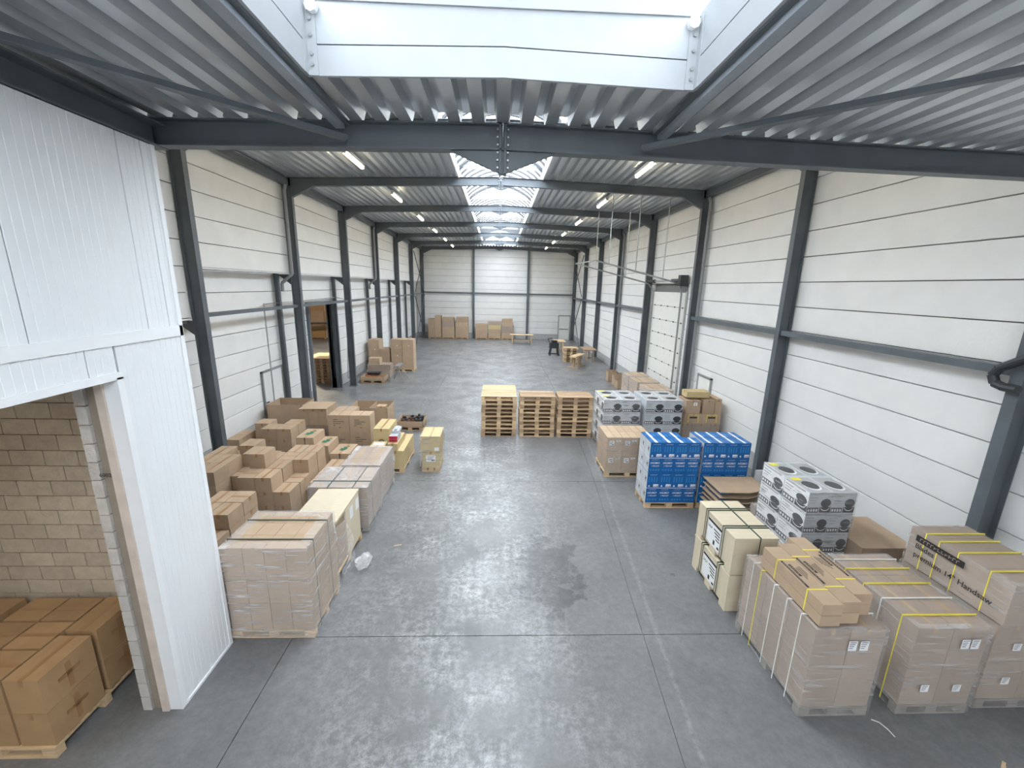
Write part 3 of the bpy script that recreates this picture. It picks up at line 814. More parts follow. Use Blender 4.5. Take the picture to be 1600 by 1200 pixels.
# ---------------- right side, near
r1 = wrapped(3.70, 4.56, 3.91, 5.27, 1.26, 2, 3, 2, 'wrapped pallet with long strapped cartons on top, frontmost on the right', KRAFTD, FILMT, seed=2, rim=.05,
        straps=[('x',-.45,WSTRAP),('x',-.2,WSTRAP),('x',.05,WSTRAP),('x',.33,YEL),('x',.5,WSTRAP)], stickers=[(.02,1.06,.10,.13),(.16,1.06,.10,.13)])
def plank_carton(x0, x1, y0, y1, z0, z1, label, printed):
    o = carton(x0, x1, y0, y1, z0, z1, label, 'long strapped cartons', KRAFT, 'n', None, rz=0, name='long_carton')
    w, d, h = x1-x0, y1-y0, z1-z0
    if printed:
        m = MB()
        sgn = printed
        m.box(-.085*sgn-.015,-.26,h+.0005,-.085*sgn+.015,.24,h+.0015)
        m.box(-.03*sgn-.018,-.06,h+.0005,-.03*sgn+.018,.17,h+.0015)
        for q in range(4): m.box((.01+.022*q)*sgn-.004,-.12+.03*q,h+.0005,(.01+.022*q)*sgn+.004,.10+.01*q,h+.0015)
        m.obj('printed_marks', BLACK, o)
        link('print_strokes', strokes(12, .42, .016, KRAFT), o, (-.085*sgn, 0, h+.0025), rot=(0,0,-PI/2 if sgn > 0 else PI/2))
        link('print_strokes', strokes(5, .18, .02, KRAFT, 4), o, (-.03*sgn, .055, h+.0025), rot=(0,0,-PI/2 if sgn > 0 else PI/2))
    for yy in (-.27*d, .24*d):
        e = .004
        MB().box(-w/2-e,yy-.008,h,w/2+e,yy+.008,h+e).box(-w/2-e,yy-.008,0,-w/2-.001,yy+.008,h+e).box(w/2+.001,yy-.008,0,w/2+e,yy+.008,h+e).obj('strap', YEL, o)
    return o
for i, (x, ya, yb, pr) in enumerate(((3.735, 3.93, 5.02, 1), (3.985, 3.97, 5.10, 1), (4.235, 4.10, 5.25, -1))):
    c = ('left','middle','right')[i]
    plank_carton(x, x+.243, ya, yb, 1.29, 1.432, 'long brown carton, lower of the %s pair atop the frontmost wrapped pallet' % c, 0)
    plank_carton(x, x+.243, ya, yb, 1.438, 1.58, 'long brown carton with yellow straps, upper of the %s pair' % c, pr)
r2 = wrapped(4.94, 5.84, 3.92, 5.31, 1.26, 2, 3, 2, 'wrapped carton pallet with yellow straps between two others, right foreground', KRAFTD, FILMT, seed=3, rim=.07,
        straps=[('x',-.5,YEL),('x',-.22,WSTRAP),('x',.05,YEL),('x',.35,YEL),('x',.55,WSTRAP)], stickers=[(.14,1.06,.10,.13),(.26,1.06,.10,.13),(-.2,.42,.10,.1),(.2,.42,.10,.1)])
r3 = wrapped(6.0, 7.05, 3.98, 5.22, 1.24, 2, 2, 2, 'wrapped carton pallet under the handsaw box at the right edge', KRAFTD, FILMT, seed=4, rim=.07, stickers=[(-.25,.95,.10,.1),(-.25,.45,.10,.1)])
t = thing('wrapped_crate_carton', 'large wrapped handsaw carton stacked on the rightmost wrapped pallet', 'carton', (6.385, 4.56, 1.262))
w_, d_, h_ = .81, 1.24, .55
for i in range(2): link('carton', carton_mesh(w_-.004, d_/2-.004, h_, KRAFTD, 'x'), t, (0, -d_/4 + i*d_/2, 0))
film(t, w_, d_, 0, h_, FILMT, .06, 5)
for yy in (-.38, -.02, .22, .4): band(t, w_, d_, 0, h_+.004, yy, 'x', YEL)
link('lettering', text_mesh('premium 14" Handsaw', .105, BLACK), t, (-w_/2-.03, .0, .20), rot=LEFTF)
link('lettering', text_mesh('Blades', .10, BLACK), t, (-w_/2-.03, .36, .33), rot=LEFTF)
MB().box(-w_/2-.031,-.12,.40,-w_/2-.029,.50,.49).obj('printed_bar', BLACK, t)
link('print_strokes', strokes(11, .52, .05, KRAFTD, 5), t, (-w_/2-.033, .19, .445), rot=LEFTF)
pallet_under(6.28, 7.25, 6.1, 7.12, 0, 'wooden pallet beneath the large plain carton behind wrapped loads')
o = MB().prism([(-.48,-.5),(.3,-.5),(.48,-.3),(.48,.5),(-.48,.5)], 0, .65).prism([(-.485,-.505),(.303,-.505),(.485,-.303),(.485,.505),(-.485,.505)], .58, .66).obj('octabin_carton', KRAFTD, None, (6.765, 6.61, .142))
o.data.materials[0] = KRAFT; tag(o, 'large plain brown lidded carton with a cut corner near the right wall', 'carton')

# grill boxes
def grill_print(w, h):
    """front print of a barbecue box: grey ground, dark kettle, white bowl line, icon strip"""
    m = MB(); e = -.002
    def q(x0,z0,x1,z1,mi,k=0): m.face([(x0,e-k*.0006,z0),(x1,e-k*.0006,z0),(x1,e-k*.0006,z1),(x0,e-k*.0006,z1)], mi)
    q(-w*.49,h*.02,w*.49,h*.98,0)
    q(-w*.45,h*.88,w*.35,h*.95,1,1)
    q(-w*.49,h*.02,-w*.02,h*.26,2,1)
    for i in range(4): q(-w*(.46-.11*i),h*.07,-w*(.46-.11*i)+w*.07,h*.2,3,2)
    for i in range(3): q(-w*.44,h*(.72-.13*i),-w*(.12+.05*i),h*(.77-.13*i),1,1)
    q(w*.02,h*.02,w*.49,h*.30,2,1)
    pts = [(w*.25+w*.22*math.cos(a*PI/10), e-.0012, h*.46+h*.24*math.sin(a*PI/10)) for a in range(11)] + [(w*.25+w*.20*math.cos(PI+a*PI/8), e-.0012, h*.44+h*.16*math.sin(PI+a*PI/8)) for a in range(9)]
    m.face(pts, 2)
    for a in range(8):
        p0, p1 = PI+a*PI/8, PI+(a+1)*PI/8
        m.face([(w*.25+w*.20*math.cos(p0),e-.0018,h*.30+h*.20*math.sin(p0)),(w*.25+w*.20*math.cos(p1),e-.0018,h*.30+h*.20*math.sin(p1)),(w*.25+w*.20*math.cos(p1),e-.0018,h*.34+h*.20*math.sin(p1)),(w*.25+w*.20*math.cos(p0),e-.0018,h*.34+h*.20*math.sin(p0))],3)
    return m
def grill_box(x0, x1, y0, y1, z0, z1, label, group, faces='f', top=None):
    w, d, h = x1-x0, y1-y0, z1-z0
    o = link('grill_box', carton_mesh(w, d, h, SILVER, 'n'), None, ((x0+x1)/2,(y0+y1)/2,z0))
    tag(o, label, 'printed box', group)
    if 'f' in faces: pc(('gp',round(w,3),round(h,3)), lambda: grill_print(w,h), 'printed_front', [SILVER,GREYP,CHARC,WHITE], o, (0,-d/2,0))
    if 'l' in faces: pc(('gp2',round(d,3),round(h,3)), lambda: grill_print(d,h), 'printed_side', [WHITE,GREYP,CHARC,WHITE], o, (-w/2,0,0), -PI/2)
    if top:
        def fn():
            m = MB(); z = h+.001
            m.face([(-w*.44,-d*.45,z),(w*.44,-d*.45,z),(w*.44,d*.42,z),(-w*.44,d*.42,z)], 0)
            pts = [(w*.30*math.cos(a*PI/8), -d*.05+d*.24*math.sin(a*PI/8), z+.001) for a in range(16)]; m.face(pts, 1)
            for a in range(8):
                p0,p1=PI+a*PI/8,PI+(a+1)*PI/8
                m.face([(w*.30*math.cos(p0),-d*.08+d*.24*math.sin(p0),z+.002),(w*.30*math.cos(p1),-d*.08+d*.24*math.sin(p1),z+.002),(w*.34*math.cos(p1),-d*.08+d*.30*math.sin(p1),z+.002),(w*.34*math.cos(p0),-d*.08+d*.30*math.sin(p0),z+.002)],2)
            if top == 'y': m.face([(-w*.42,d*.24,z+.002),(-w*.02,d*.24,z+.002),(-w*.02,d*.42,z+.002),(-w*.42,d*.42,z+.002)], 3)
            return m
        pc(('gt',round(w,3),round(d,3),top), fn, 'printed_top', [GREYP,CHARC,WHITE,YEL], o, (0,0,0))
    return o
def grill_pallet(x0, x1, y0, y1, nx, ny, nz, top, desc, faces):
    pallet_under(x0, x1, y0, y1, 0, 'wooden pallet beneath %s' % desc)
    bw, bd, bh = (x1-x0)/nx, (y1-y0)/ny, (top-.14)/nz
    for i in range(nx):
        for j in range(ny):
            for l in range(nz):
                if l < nz-1 and i > 0 and j > 0: continue
                col = ORD[i]; row = 'front' if j == 0 else 'rear'
                grill_box(x0+i*bw+.002, x0+(i+1)*bw-.002, y0+j*bd+.002, y0+(j+1)*bd-.002, .141+l*bh, .141+(l+1)*bh-.003,
                    'grill box, %s layer, %s from left, %s row, %s' % (ORD[l], col, row, desc), 'grill boxes', faces, ('y' if i == 0 and faces == 'fl' else 'n') if l == nz-1 else None)
grill_pallet(5.39, 6.24, 6.38, 7.65, 2, 2, 4, 1.70, 'the stack by the wood crates', 'fl')
grill_pallet(3.28, 4.44, 12.28, 13.5, 2, 2, 4, 1.70, 'the stack beside the pallet piles', 'fl')
grill_pallet(4.60, 5.77, 12.28, 13.5, 2, 2, 4, 1.70, 'the stack behind the blue boxes', 'f')
for x0, x1, y0, y1, nm, sd in ((5.39, 6.24, 6.38, 7.65, 'grill boxes by the wood crates', 21), (3.28, 4.44, 12.28, 13.5, 'left far stack of grill boxes', 22)):
    t = thing('stretch_film_sleeve', 'thin clear stretch film around the %s' % nm, 'plastic film', ((x0+x1)/2,(y0+y1)/2,0))
    film(t, x1-x0, y1-y0, .1, 1.705, FILMT, .04, sd, .006)

# wooden crates
def crate(x0, x1, y0, y1, z0, z1, label):
    w, d, h = x1-x0, y1-y0, z1-z0
    t = thing('wooden_crate', label, 'crate', ((x0+x1)/2,(y0+y1)/2,z0), 0, 'pale wooden crates')
    MB().box(-w/2,-d/2,.09,w/2,d/2,h-.03).obj('body', PLY, t)
    MB().box(-w/2-.008,-d/2-.008,h-.03,w/2+.008,d/2+.008,h).obj('lid', PLY, t)
    for yy in (-d/2, -.09, d/2-.18): MB().box(-w/2,yy,0,w/2,yy+.18,.09).obj('skid', PLY, t)
    for yy in (-.30, .24):
        for dy in (0, .06): band(t, w, d, .09, h, yy+dy, 'x', GSTRAP, .014)
    band(t, w, d, .09, h, .05, 'y', GSTRAP, .014)
    m = MB().box(-w/2-.004,-.22,.13,-w/2-.001,.22,h-.10,0).box(-w/2-.006,-.22,h-.14,-w/2-.003,.22,h-.10,1)
    for q in range(4): m.box(-w/2-.006,-.18,h-.22-.05*q,-w/2-.003,.02-.03*q,h-.20-.05*q,1)
    m.box(-w/2-.006,-.19,.16,-w/2-.003,-.13,.20,1).box(-w/2-.006,-.05,.17,-w/2-.003,.0,.25,1)
    m.obj('shipping_label', [WHITE, BLACK], t)
    link('print_strokes', strokes(4, .13, .06, BLACK, 6), t, (-w/2-.007, .13, h-.22), rot=LEFTF)
    return t
crate(3.69, 4.38, 5.60, 6.75, 0, .655, 'pale wooden crate on the floor, lower of the two strapped crates')
crate(3.69, 4.38, 5.60, 6.75, .673, 1.328, 'pale wooden crate stacked on another, upper of the two')

# blue boxes
def blue_front(w, h, kind):
    m = MB(); e = -.002
    def q(x0,z0,x1,z1,mi,k=0): m.face([(x0,e-k*.0006,z0),(x1,e-k*.0006,z0),(x1,e-k*.0006,z1),(x0,e-k*.0006,z1)], mi)
    if kind == 0:
        for i in range(4): q(w*(-.40+.21*i),h*.38,w*(-.40+.21*i)+w*.11,h*.74,1)
        q(w*.02,h*.07,w*.44,h*.25,2); q(w*.08,h*.11,w*.26,h*.14,0,1); q(w*.30,h*.09,w*.40,h*.15,0,1)
        m.face([(-w*.40,e,h*.08),(-w*.22,e,h*.08),(-w*.31,e,h*.22)], 2)
    else:
        for i in range(4): 
            cx, cz, r = w*(-.33+.22*i), h*.20, w*.10
            m.face([(cx-r,e,cz),(cx,e,cz-r*1.2),(cx+r,e,cz),(cx,e,cz+r*1.2)], 1)
    return m
def blue_box(x0, x1, y0, y1, z0, z1, label, group, kind, side, top):
    w, d, h = x1-x0, y1-y0, z1-z0
    o = link('blue_box', carton_mesh(w, d, h, BLUE, 'n'), None, ((x0+x1)/2,(y0+y1)/2,z0)); tag(o, label, 'printed box', group)
    pc(('bf',round(w,3),round(h,3),kind), lambda: blue_front(w,h,kind), 'printed_front', [BLUE,BLUEL,WHITE], o, (0,-d/2,0))
    link('print_strokes', strokes(9, .17, .018, WHITE, 7), o, (0, -d/2-.003, h*.88), rot=FRONT)
    if kind:
        link('lettering', text_mesh('HIGMO', .066, WHITE, .3), o, (-.01, -d/2-.003, h*.66), rot=FRONT)
        link('lettering', text_mesh('1 PROOF', .048, WHITE, .3), o, (0, -d/2-.003, h*.46), rot=FRONT)
    if side:
        def fn():
            m = MB(); e=-.002
            m.face([(-d*.49,e,h*.01),(d*.49,e,h*.01),(d*.49,e,h*.99),(-d*.49,e,h*.99)],0)
            m.face([(d*.10,e-.001,h*.45),(d*.30,e-.001,h*.32),(d*.24,e-.001,h*.52),(d*.34,e-.001,h*.62),(d*.20,e-.001,h*.60),(d*.14,e-.001,h*.75)],1)
            for i in range(3): m.face([(-d*.4,e-.001,h*(.7-.15*i)),(-d*.1,e-.001,h*(.7-.15*i)),(-d*.1,e-.001,h*(.74-.15*i)),(-d*.4,e-.001,h*(.74-.15*i))],2)
            return m
        pc(('bs',round(d,3),round(h,3)), fn, 'printed_side', [SILVER,BLACK,GREYP], o, (-w/2,0,0), -PI/2)
    if top:
        def fn():
            m = MB(); z = h+.001
            m.face([(-w*.15,-d*.48,z),(w*.10,-d*.48,z),(w*.02,d*.48,z),(-w*.14,d*.48,z)],0)
            m.face([(-w*.40,-d*.2,z),(-w*.25,-d*.2,z),(-w*.25,d*.1,z),(-w*.40,d*.1,z)],1)
            m.face([(w*.22,-d*.35,z),(w*.4,-d*.35,z),(w*.4,d*.1,z),(w*.22,d*.1,z)],1)
            return m
        pc(('bt',round(w,3),round(d,3)), fn, 'printed_top', [WHITE,BLUEL], o, (0,0,0))
def blue_pallet(x0, x1, y0, y1, desc, miss=()):
    pallet_under(x0, x1, y0, y1, 0, 'wooden pallet beneath %s' % desc, PINE)
    bw, bd, bh = (x1-x0)/4, (y1-y0)/2, (1.65-.144)/4
    for i in range(4):
        for j in range(2):
            for l in range(4):
                if j == 1 and i > 0 and l < 3: continue
                if (i, j, l) in miss: continue
                blue_box(x0+i*bw+.002, x0+(i+1)*bw-.002, y0+j*bd+.002, y0+(j+1)*bd-.002, .145+l*bh, .145+(l+1)*bh-.003,
                    'blue box, %s layer, %s from left, %s row, %s' % (ORD[l], ORD[i], 'front' if j == 0 else 'rear', desc), 'blue printed boxes', (l+1) % 2, i == 0, l == 3)
blue_pallet(3.50, 4.68, 8.82, 9.53, 'the left blue stack', [(3,1,3)])
blue_pallet(4.74, 5.85, 8.82, 9.58, 'the right blue stack')
for x0, x1, y0, y1, nm in ((3.50,4.68,8.82,9.53,'left'),):
    for z, q in ((.52,'lower'),(1.272,'upper')):
        m = MB().box(x0-.006,y0-.006,z-.006,x1+.006,y0-.003,z+.006).box(x0-.006,y0-.006,z-.006,x0-.003,y1,z+.006)
        tag(m.obj('white_strap', WSTRAP), '%s white band around the %s blue box stack' % (q, nm), 'strap')
pallet_under(4.76, 5.92, 7.9, 8.72, 0, 'wooden pallet beneath the folded blue and brown cardboard sheets', PINE)
for i in range(6):
    z = .145 + i*.125; b = random.uniform(-.02,.02)
    m = MB().prism([(-.57+b,-.38),(.05,-.40),(.25,-.34),(.57,-.18),(.57,.38),(-.57+b,.38)], .085, .10, 1)
    m.prism([(-.50,-.28),(.5,-.12),(.5,.36),(-.5,.36)], 0, .085, 0)
    o = m.obj('folded_display_box', [BLUE, KRAFT], None, (5.33, 8.33, z), 0)
    tag(o, 'flattened blue carton with brown flap, %s from below in its pile' % ORD[i], 'cardboard', 'folded blue cartons')
t = thing('wrapped_carton', 'low wrapped brown carton between folded blue sheets and grill boxes', 'carton', (5.72, 7.77+.0, 0))
link('carton', carton_mesh(.62, .16, .68, KRAFTD, 'x'), t, (0,0,0)); film(t, .62, .16, 0, .68, FILM, .04, 9)
tag(MB().box(-.25,-.02,0,.25,.02,.95).obj('white_board', WHITE, None, (6.35,8.9,0)), 'white board leaning beside the right blue stack', 'board')
# two-column carton pallet in front of the grill boxes
pallet_under(2.94, 4.22, 10.46, 11.5, 0, 'wooden pallet beneath the labelled cartons in front of grill boxes', PINE)
for i, (a, b) in enumerate(((2.96,3.385),(3.39,3.815),(3.82,4.22))):
    for j in range(2):
        for l in range(2):
            c = carton(a, b-.004, 10.47+j*.51, 10.97+j*.51, .145+l*.5, .642+l*.5, 'tan carton, %s layer, %s from left, %s row, beside left blue stack' % (('lower','upper')[l], ORD[i], ('front','rear')[j]), 'labelled tan cartons', KRAFT, 'y', TAPEC, rz=0)
            if j == 0: sticker(c, 'f', b-a-.004, .5, .497, -.08, .34, .13, .13); sticker(c, 'f', b-a-.004, .5, .497, .1, .40, .12, .05)
t = thing('stretch_film_sleeve', 'clear stretch film around the labelled tan cartons', 'plastic film', (3.58,10.98,0)); film(t, 1.27, 1.04, .12, 1.145, FILMT, .04, 31, .006)

# pallet stacks
def stack(cx, cy, n, desc, mats):
    for i in range(n):
        pallet(cx + random.uniform(-.012,.012), cy + random.uniform(-.015,.015), i*.144, 'wooden pallet, %s from the floor in the %s' % (ORD[i], desc), 'stacked empty pallets', mat=mats[i % len(mats)], rz=random.uniform(-.008,.008))
stack(.045, 13.92, 10, 'left pallet stack', [PINED, PINED, PINE, PINE, PINED, PINE])
stack(.045, 14.76, 10, 'pallet stack behind the left one', [PINED, PINE])
stack(1.345, 13.92, 10, 'middle pallet stack', [PINE, PINED])
stack(2.645, 13.92, 10, 'right pallet stack beside grill boxes', [PINED, PINE, PINED])

# brown stack in front of the small right door
pallet_under(6.02, 7.22, 12.62, 13.42, 0, 'wooden pallet beneath the mixed brown cartons by right door')
for i, (a, b) in enumerate(((6.02,6.30),(6.31,6.92),(6.93,7.22))):
    carton(a, b, 12.63, 13.4, .142, .84, 'brown carton, %s of the bottom row by the right door' % ('left','middle','right')[i], 'mixed cartons by door', KRAFTD)
for i in range(2):
    c = carton(6.02+i*.6, 6.61+i*.6, 12.62, 13.4, .845, 1.165, 'brown carton with yellow tape frame, %s of the taped pair' % ('left','right')[i], 'mixed cartons by door', KRAFT)
    m = MB()
    for q in ((-.17,.04,-.15,.30),(.15,.04,.17,.30),(-.17,.28,.17,.30)): m.box(q[0],-.393,q[1],q[2],-.39,q[3])
    m.obj('yellow_tape', YEL, c); MB().box(-.12,-.393,.18,.12,-.3905,.23).obj('printed_bar', BLACK, c)
for i, (a, b, zt) in enumerate(((6.05,6.52,1.60),(6.60,6.98,1.62),(7.0,7.2,1.66))):
    c = carton(a, b, 12.66, 13.3, 1.17, zt, 'brown carton on the taped pair, %s from left, by right door' % ORD[i], 'mixed cartons by door', KRAFT)
    if i == 0: sticker(c, 'f', b-a, .64, .43, .03, .32, .05, .12, False); sticker(c, 'f', b-a, .64, .43, .1, .32, .05, .12, False)
carton(6.10, 6.85, 12.8, 13.2, 1.67, 1.86, 'small brown carton topmost on the mixed stack by right door', 'mixed cartons by door', KRAFTY, 'x')

# wrapped pallets beyond
for i, (ya, yb) in enumerate(((15.6,16.75),(17.0,18.1),(18.25,19.2))):
    wrapped(5.92, 6.88, ya, yb, 1.2, 2, 2, 2, 'pale wrapped pallet along the right wall, %s counted from the grill boxes' % ORD[i], KRAFT, FILM, seed=40+i)
for i, (x, y, w, d, h) in enumerate(((6.15,20.6,.7,.6,.45),(6.2,21.4,.6,.5,.55),(6.1,22.3,.5,.5,.6),(6.75,22.3,.5,.6,.4))):
    t = thing('open_carton', 'small open brown carton near right wall, %s behind the wrapped pallets' % ORD[i], 'carton', (x+w/2, y+d/2, 0), 0, 'open cartons by right wall')
    m = MB().box(-w/2,-d/2,0,w/2,d/2,.01).box(-w/2,-d/2,0,-w/2+.008,d/2,h).box(w/2-.008,-d/2,0,w/2,d/2,h).box(-w/2,-d/2,0,w/2,-d/2+.008,h).box(-w/2,d/2-.008,0,w/2,d/2,h)
    m.obj('body', KRAFT, t)
    MB().sweep([(-.004,0),(.004,0),(.004,.2),(-.004,.2)], (-w/2-.004,-d/2,h), (-w/2-.004,d/2,h), (-.5,0,.6)).obj('flap', KRAFT, t)

# ---------------- far end
def far_pallet(x0, x1, h, parts, desc):
    pallet_under(x0, x1, 40.0, 40.8, 0, 'wooden pallet %s' % desc, PINED)
    z = .142
    for i, (fa, fb, hh, mat) in enumerate(parts):
        a, b = x0+(x1-x0)*fa, x0+(x1-x0)*fb
        zz = z
        carton(a+.01, b-.01, 40.02, 40.78, hh[0]+.142, hh[1]+.139, 'brown carton, %s up in the stack %s' % (ORD[i], desc), 'cartons along the far wall', mat, 'x', TAPE)
FP = 'at the far wall, '
far_pallet(-6.67,-5.45,2.2,[(0,.5,(0,1.75),KRAFT),(.5,1,(0,2.05),KRAFT)], FP+'leftmost')
far_pallet(-5.38,-4.18,2.1,[(0,1,(0,1.0),KRAFT),(.02,.98,(1.0,1.5),KRAFTD),(.05,.95,(1.5,1.9),KRAFT)], FP+'second from left')
far_pallet(-4.12,-2.85,2.1,[(0,1,(0,1.0),KRAFT),(0,.98,(1.0,1.45),KRAFT),(.08,.98,(1.45,1.95),KRAFT)], FP+'third from left')
far_pallet(-2.2,-1.05,1.5,[(0,1,(0,.7),KRAFT),(0,1,(.7,1.35),KRAFT)], FP+'fourth from left')
far_pallet(-.98,.25,1.8,[(0,1,(0,.45),KRAFT),(0,1,(.45,.85),KRAFT),(0,1,(.85,1.25),KRAFTY),(0,1,(1.25,1.6),KRAFTD)], FP+'fifth from left')
far_pallet(.30,1.48,2.0,[(0,1,(0,.55),KRAFT),(0,1,(.55,1.15),KRAFTD),(.02,.95,(1.15,1.5),KRAFT),(.02,.9,(1.5,1.85),KRAFT)], FP+'sixth from left')

def table(cx, cy, L, Wd, H, label, rz=0, mat=PINE, shelf=True, solid=False):
    t = thing('work_table', label, 'table', (cx, cy, 0), rz, 'wooden work tables')
    MB().box(-L/2,-Wd/2,H-.05,L/2,Wd/2,H).obj('table_top', mat, t)
    for sx in (-1,1):
        for sy in (-1,1):
            MB().box(sx*(L/2-.2)-.035,sy*(Wd/2-.06)-.035,0,sx*(L/2-.2)+.035,sy*(Wd/2-.06)+.035,H-.05).obj('leg', mat, t)
    if shelf: MB().box(-L/2+.2,-Wd/2+.05,.3,L/2-.2,Wd/2-.05,.34).obj('shelf', mat, t)
    else: MB().box(-L/2+.2,-.03,.2,L/2-.2,.03,.28).obj('stretcher', mat, t)
    return t
table(2.1, 37.4, 2.1, .8, .85, 'long wooden work table standing before the far wall')
table(4.95, 33.6, .9, 1.3, .85, 'wooden work table behind the black machine near the exit door', 0, PINE, False)
table(6.35, 29.0, .9, 1.6, .9, 'sturdy wooden bench against the right wall beside a column', 0, PINED, False)
def trestle(cx, cy, rz, label):
    t = thing('trestle_bench', label, 'trestle', (cx, cy, 0), rz)
    MB().box(-.8,-.22,.72,.8,.22,.80).obj('bench_top', PINE, t)
    for x in (-.55,.55):
        MB().box(x-.06,-.05,.08,x+.06,.05,.72).obj('post', PINED, t); MB().box(x-.07,-.35,0,x+.07,.35,.09).obj('foot', PINED, t)
        MB().bar((x,.0,.12),(x*.1,.0,.70),.06,.06).obj('brace', PINE, t)
trestle(5.15, 26.6, 1.0, 'wooden trestle bench with plank top in front of the small pallet stack')
for i in range(7):
    pallet(5.05, 28.6, i*.144, 'wooden pallet, %s from the floor, small stack near the far right' % ORD[i], 'small far pallet stack', .95, .8, mat=PINED if i % 2 else PINE)
t = thing('floor_machine', 'black wheeled machine standing on legs near the far right', 'machine', (4.25, 31.3, 0))
MB().prism([(-.32,-.25),(.32,-.25),(.38,0),(.3,.3),(-.3,.3),(-.38,0)], .55, .95).prism([(-.2,-.18),(.2,-.18),(.2,.2),(-.2,.2)], .95, 1.12).obj('housing', DARK, t)
for x, y in ((-.34,-.3),(.34,-.3),(-.34,.3),(.34,.3)): MB().bar((x*.7,y*.7,.6),(x,y,0),.09,.07).obj('leg', DARK, t)
MB().tube([(-.3,.2,.9),(-.45,.35,1.2),(-.1,.4,1.25)],.03,8).obj('handle', DARK, t)
MB().box(-.36,-.32,.12,.36,-.26,.2).obj('front_bar', DARK, t)

# ---------------- left side, middle distance
pallet_under(-6.28, -4.95, 24.3, 25.1, 0, 'wooden pallet beneath the six tall cartons by left wall', PINE)
for i in range(2):
    for l in range(3):
        c = carton(-6.27+i*.66, -5.63+i*.66, 24.31, 25.09, .142+l*.585, .142+(l+1)*.585-.004, 'tall tan carton, %s column, %s layer, middle of left wall' % (('left','right')[i], ORD[l]), 'six tan cartons', KRAFT, 'y', TAPEC)
        if i == 0 or l == 2: sticker(c, 'f', .64, .78, .58, .05, .22, .05, .05, False)
for l in range(2):
    c = carton(-7.62, -7.0, 24.5, 25.3, .0+l*.92, .915+l*.92, 'tan carton, %s of two stacked by the left wall' % ('lower','upper')[l], 'tan cartons by wall', KRAFT, 'y', TAPEC)
    sticker(c, 'f', .62, .8, .9, .05, .35, .05, .05, False)
carton(-6.97, -6.36, 24.4, 25.2, 0, 1.32, 'tall tan carton between the stacked pair and the six cartons', 'tan cartons by wall', KRAFT, 'y', TAPEC)
for i, (a, b, y0, y1, z0, z1) in enumerate(((-7.2,-5.95,22.6,23.3,0,.42),(-7.15,-5.9,22.6,23.3,.422,.72),(-7.1,-6.5,22.7,23.2,.723,1.05))):
    carton(a, b, y0, y1, z0, z1, 'flat brown carton, %s from below, behind the tray of orange parts' % ORD[i], 'flat cartons', KRAFTD if i < 2 else KRAFT, 'x')
pallet_under(-7.1, -5.88, 21.2, 22.0, 0, 'wooden pallet carrying the shallow tray of orange parts', PINED)
def tray(x0, x1, y0, y1, z0, h, label):
    w, d = x1-x0, y1-y0
    t = thing('shallow_tray', label, 'tray', ((x0+x1)/2,(y0+y1)/2,z0))
    MB().box(-w/2,-d/2,0,w/2,d/2,.015).obj('tray_bottom', INSIDE, t)
    for q in ((-w/2,-d/2,-w/2+.015,d/2),(w/2-.015,-d/2,w/2,d/2),(-w/2,-d/2,w/2,-d/2+.015),(-w/2,d/2-.015,w/2,d/2)):
        MB().box(q[0],q[1],0,q[2],q[3],h).obj('tray_side', KRAFT, t)
tray(-7.1, -5.88, 21.2, 22.0, .142, .2, 'shallow tray of orange parts on a pallet by the left passage')
for i in range(7):
    x, y = -6.88 + .26*(i % 4) + .1*(i//4), 21.33 + .26*(i//4)
    o = MB().prism([(-.08,-.06),(.06,-.08),(.09,.05),(-.03,.09)], 0, random.uniform(.1,.17)).obj('orange_part', ORANGE, None, (x,y,.16), random.uniform(0,3))
    tag(o, 'small orange part in the shallow tray, %s from the left' % ORD[i], 'part', 'orange parts in tray')
tag(MB().box(-.3,-.15,0,.3,.15,.10).box(-.34,-.19,.10,.34,.19,.14).obj('dark_case', [DARK], None, (-6.55,21.78,.345)), 'black flat case lying across the tray of orange parts', 'case')
t = thing('folding_trestle', 'aluminium folding trestle with splayed legs beside the orange tray', 'trestle', (-5.28, 21.9, 0))
MB().box(-.12,-.5,.80,.12,.5,.88).obj('top_rail', ZINC, t)
for sx in (-1,1):
    for y in (-.42,.42): MB().bar((sx*.05,y,.82),(sx*.38,y*1.15,0),.05,.03).obj('leg', ZINC, t)

# annex contents seen through the passage
table(-10.45, 24.6, 1.0, 1.8, .85, 'wooden table seen through the open passage', 0, PINE, False)
for i in range(9):
    pallet(-8.95, 21.4, i*.144, 'wooden pallet, %s from the floor, stack inside the passage' % ORD[i], 'pallets in the passage', .8, .8, mat=PINED)
t = thing('roller_conveyor', 'dark roller conveyor stand deep inside the neighbouring hall', 'conveyor', (-15.6, 36.9, 0), .3)
MB().box(-1.2,-.4,1.5,1.2,.4,1.62).obj('bed', DARK, t)
for x in (-1.1,1.1):
    for y in (-.35,.35): MB().bar((x,y,1.5),(x*1.1,y,0),.14,.1).obj('leg', STEEL, t)
pallet_under(-18.2,-13.2,38.2,39.6,0,'wide wooden platform beneath cartons in the neighbouring hall', PINED)
for i in range(4):
    for l in range(3):
        carton(-18.1+i*1.22, -16.92+i*1.22, 38.3, 39.5, .142+l*1.2, .142+(l+1)*1.2-.01, 'carton in the neighbouring hall, %s column, %s layer' % (ORD[i], ORD[l]), 'annex cartons', KRAFTO if (i+l) % 2 else KRAFT, 'y', None)

# ---------------- left side, near
big = wrapped(-3.80, -2.63, 5.14, 6.10, 1.47, 4, 3, 3, 'large wrapped pallet of cartons beside the white panelled room', KRAFT, FILM, seed=11, straps=[('x',-.28,GSTRAP),('x',.22,GSTRAP)], amp=.012, rim=.16, stickers=[], wood=PINE)
film(big, 1.20, .99, .965, .985, FILM, 0, 12, .006).name = 'film_band'
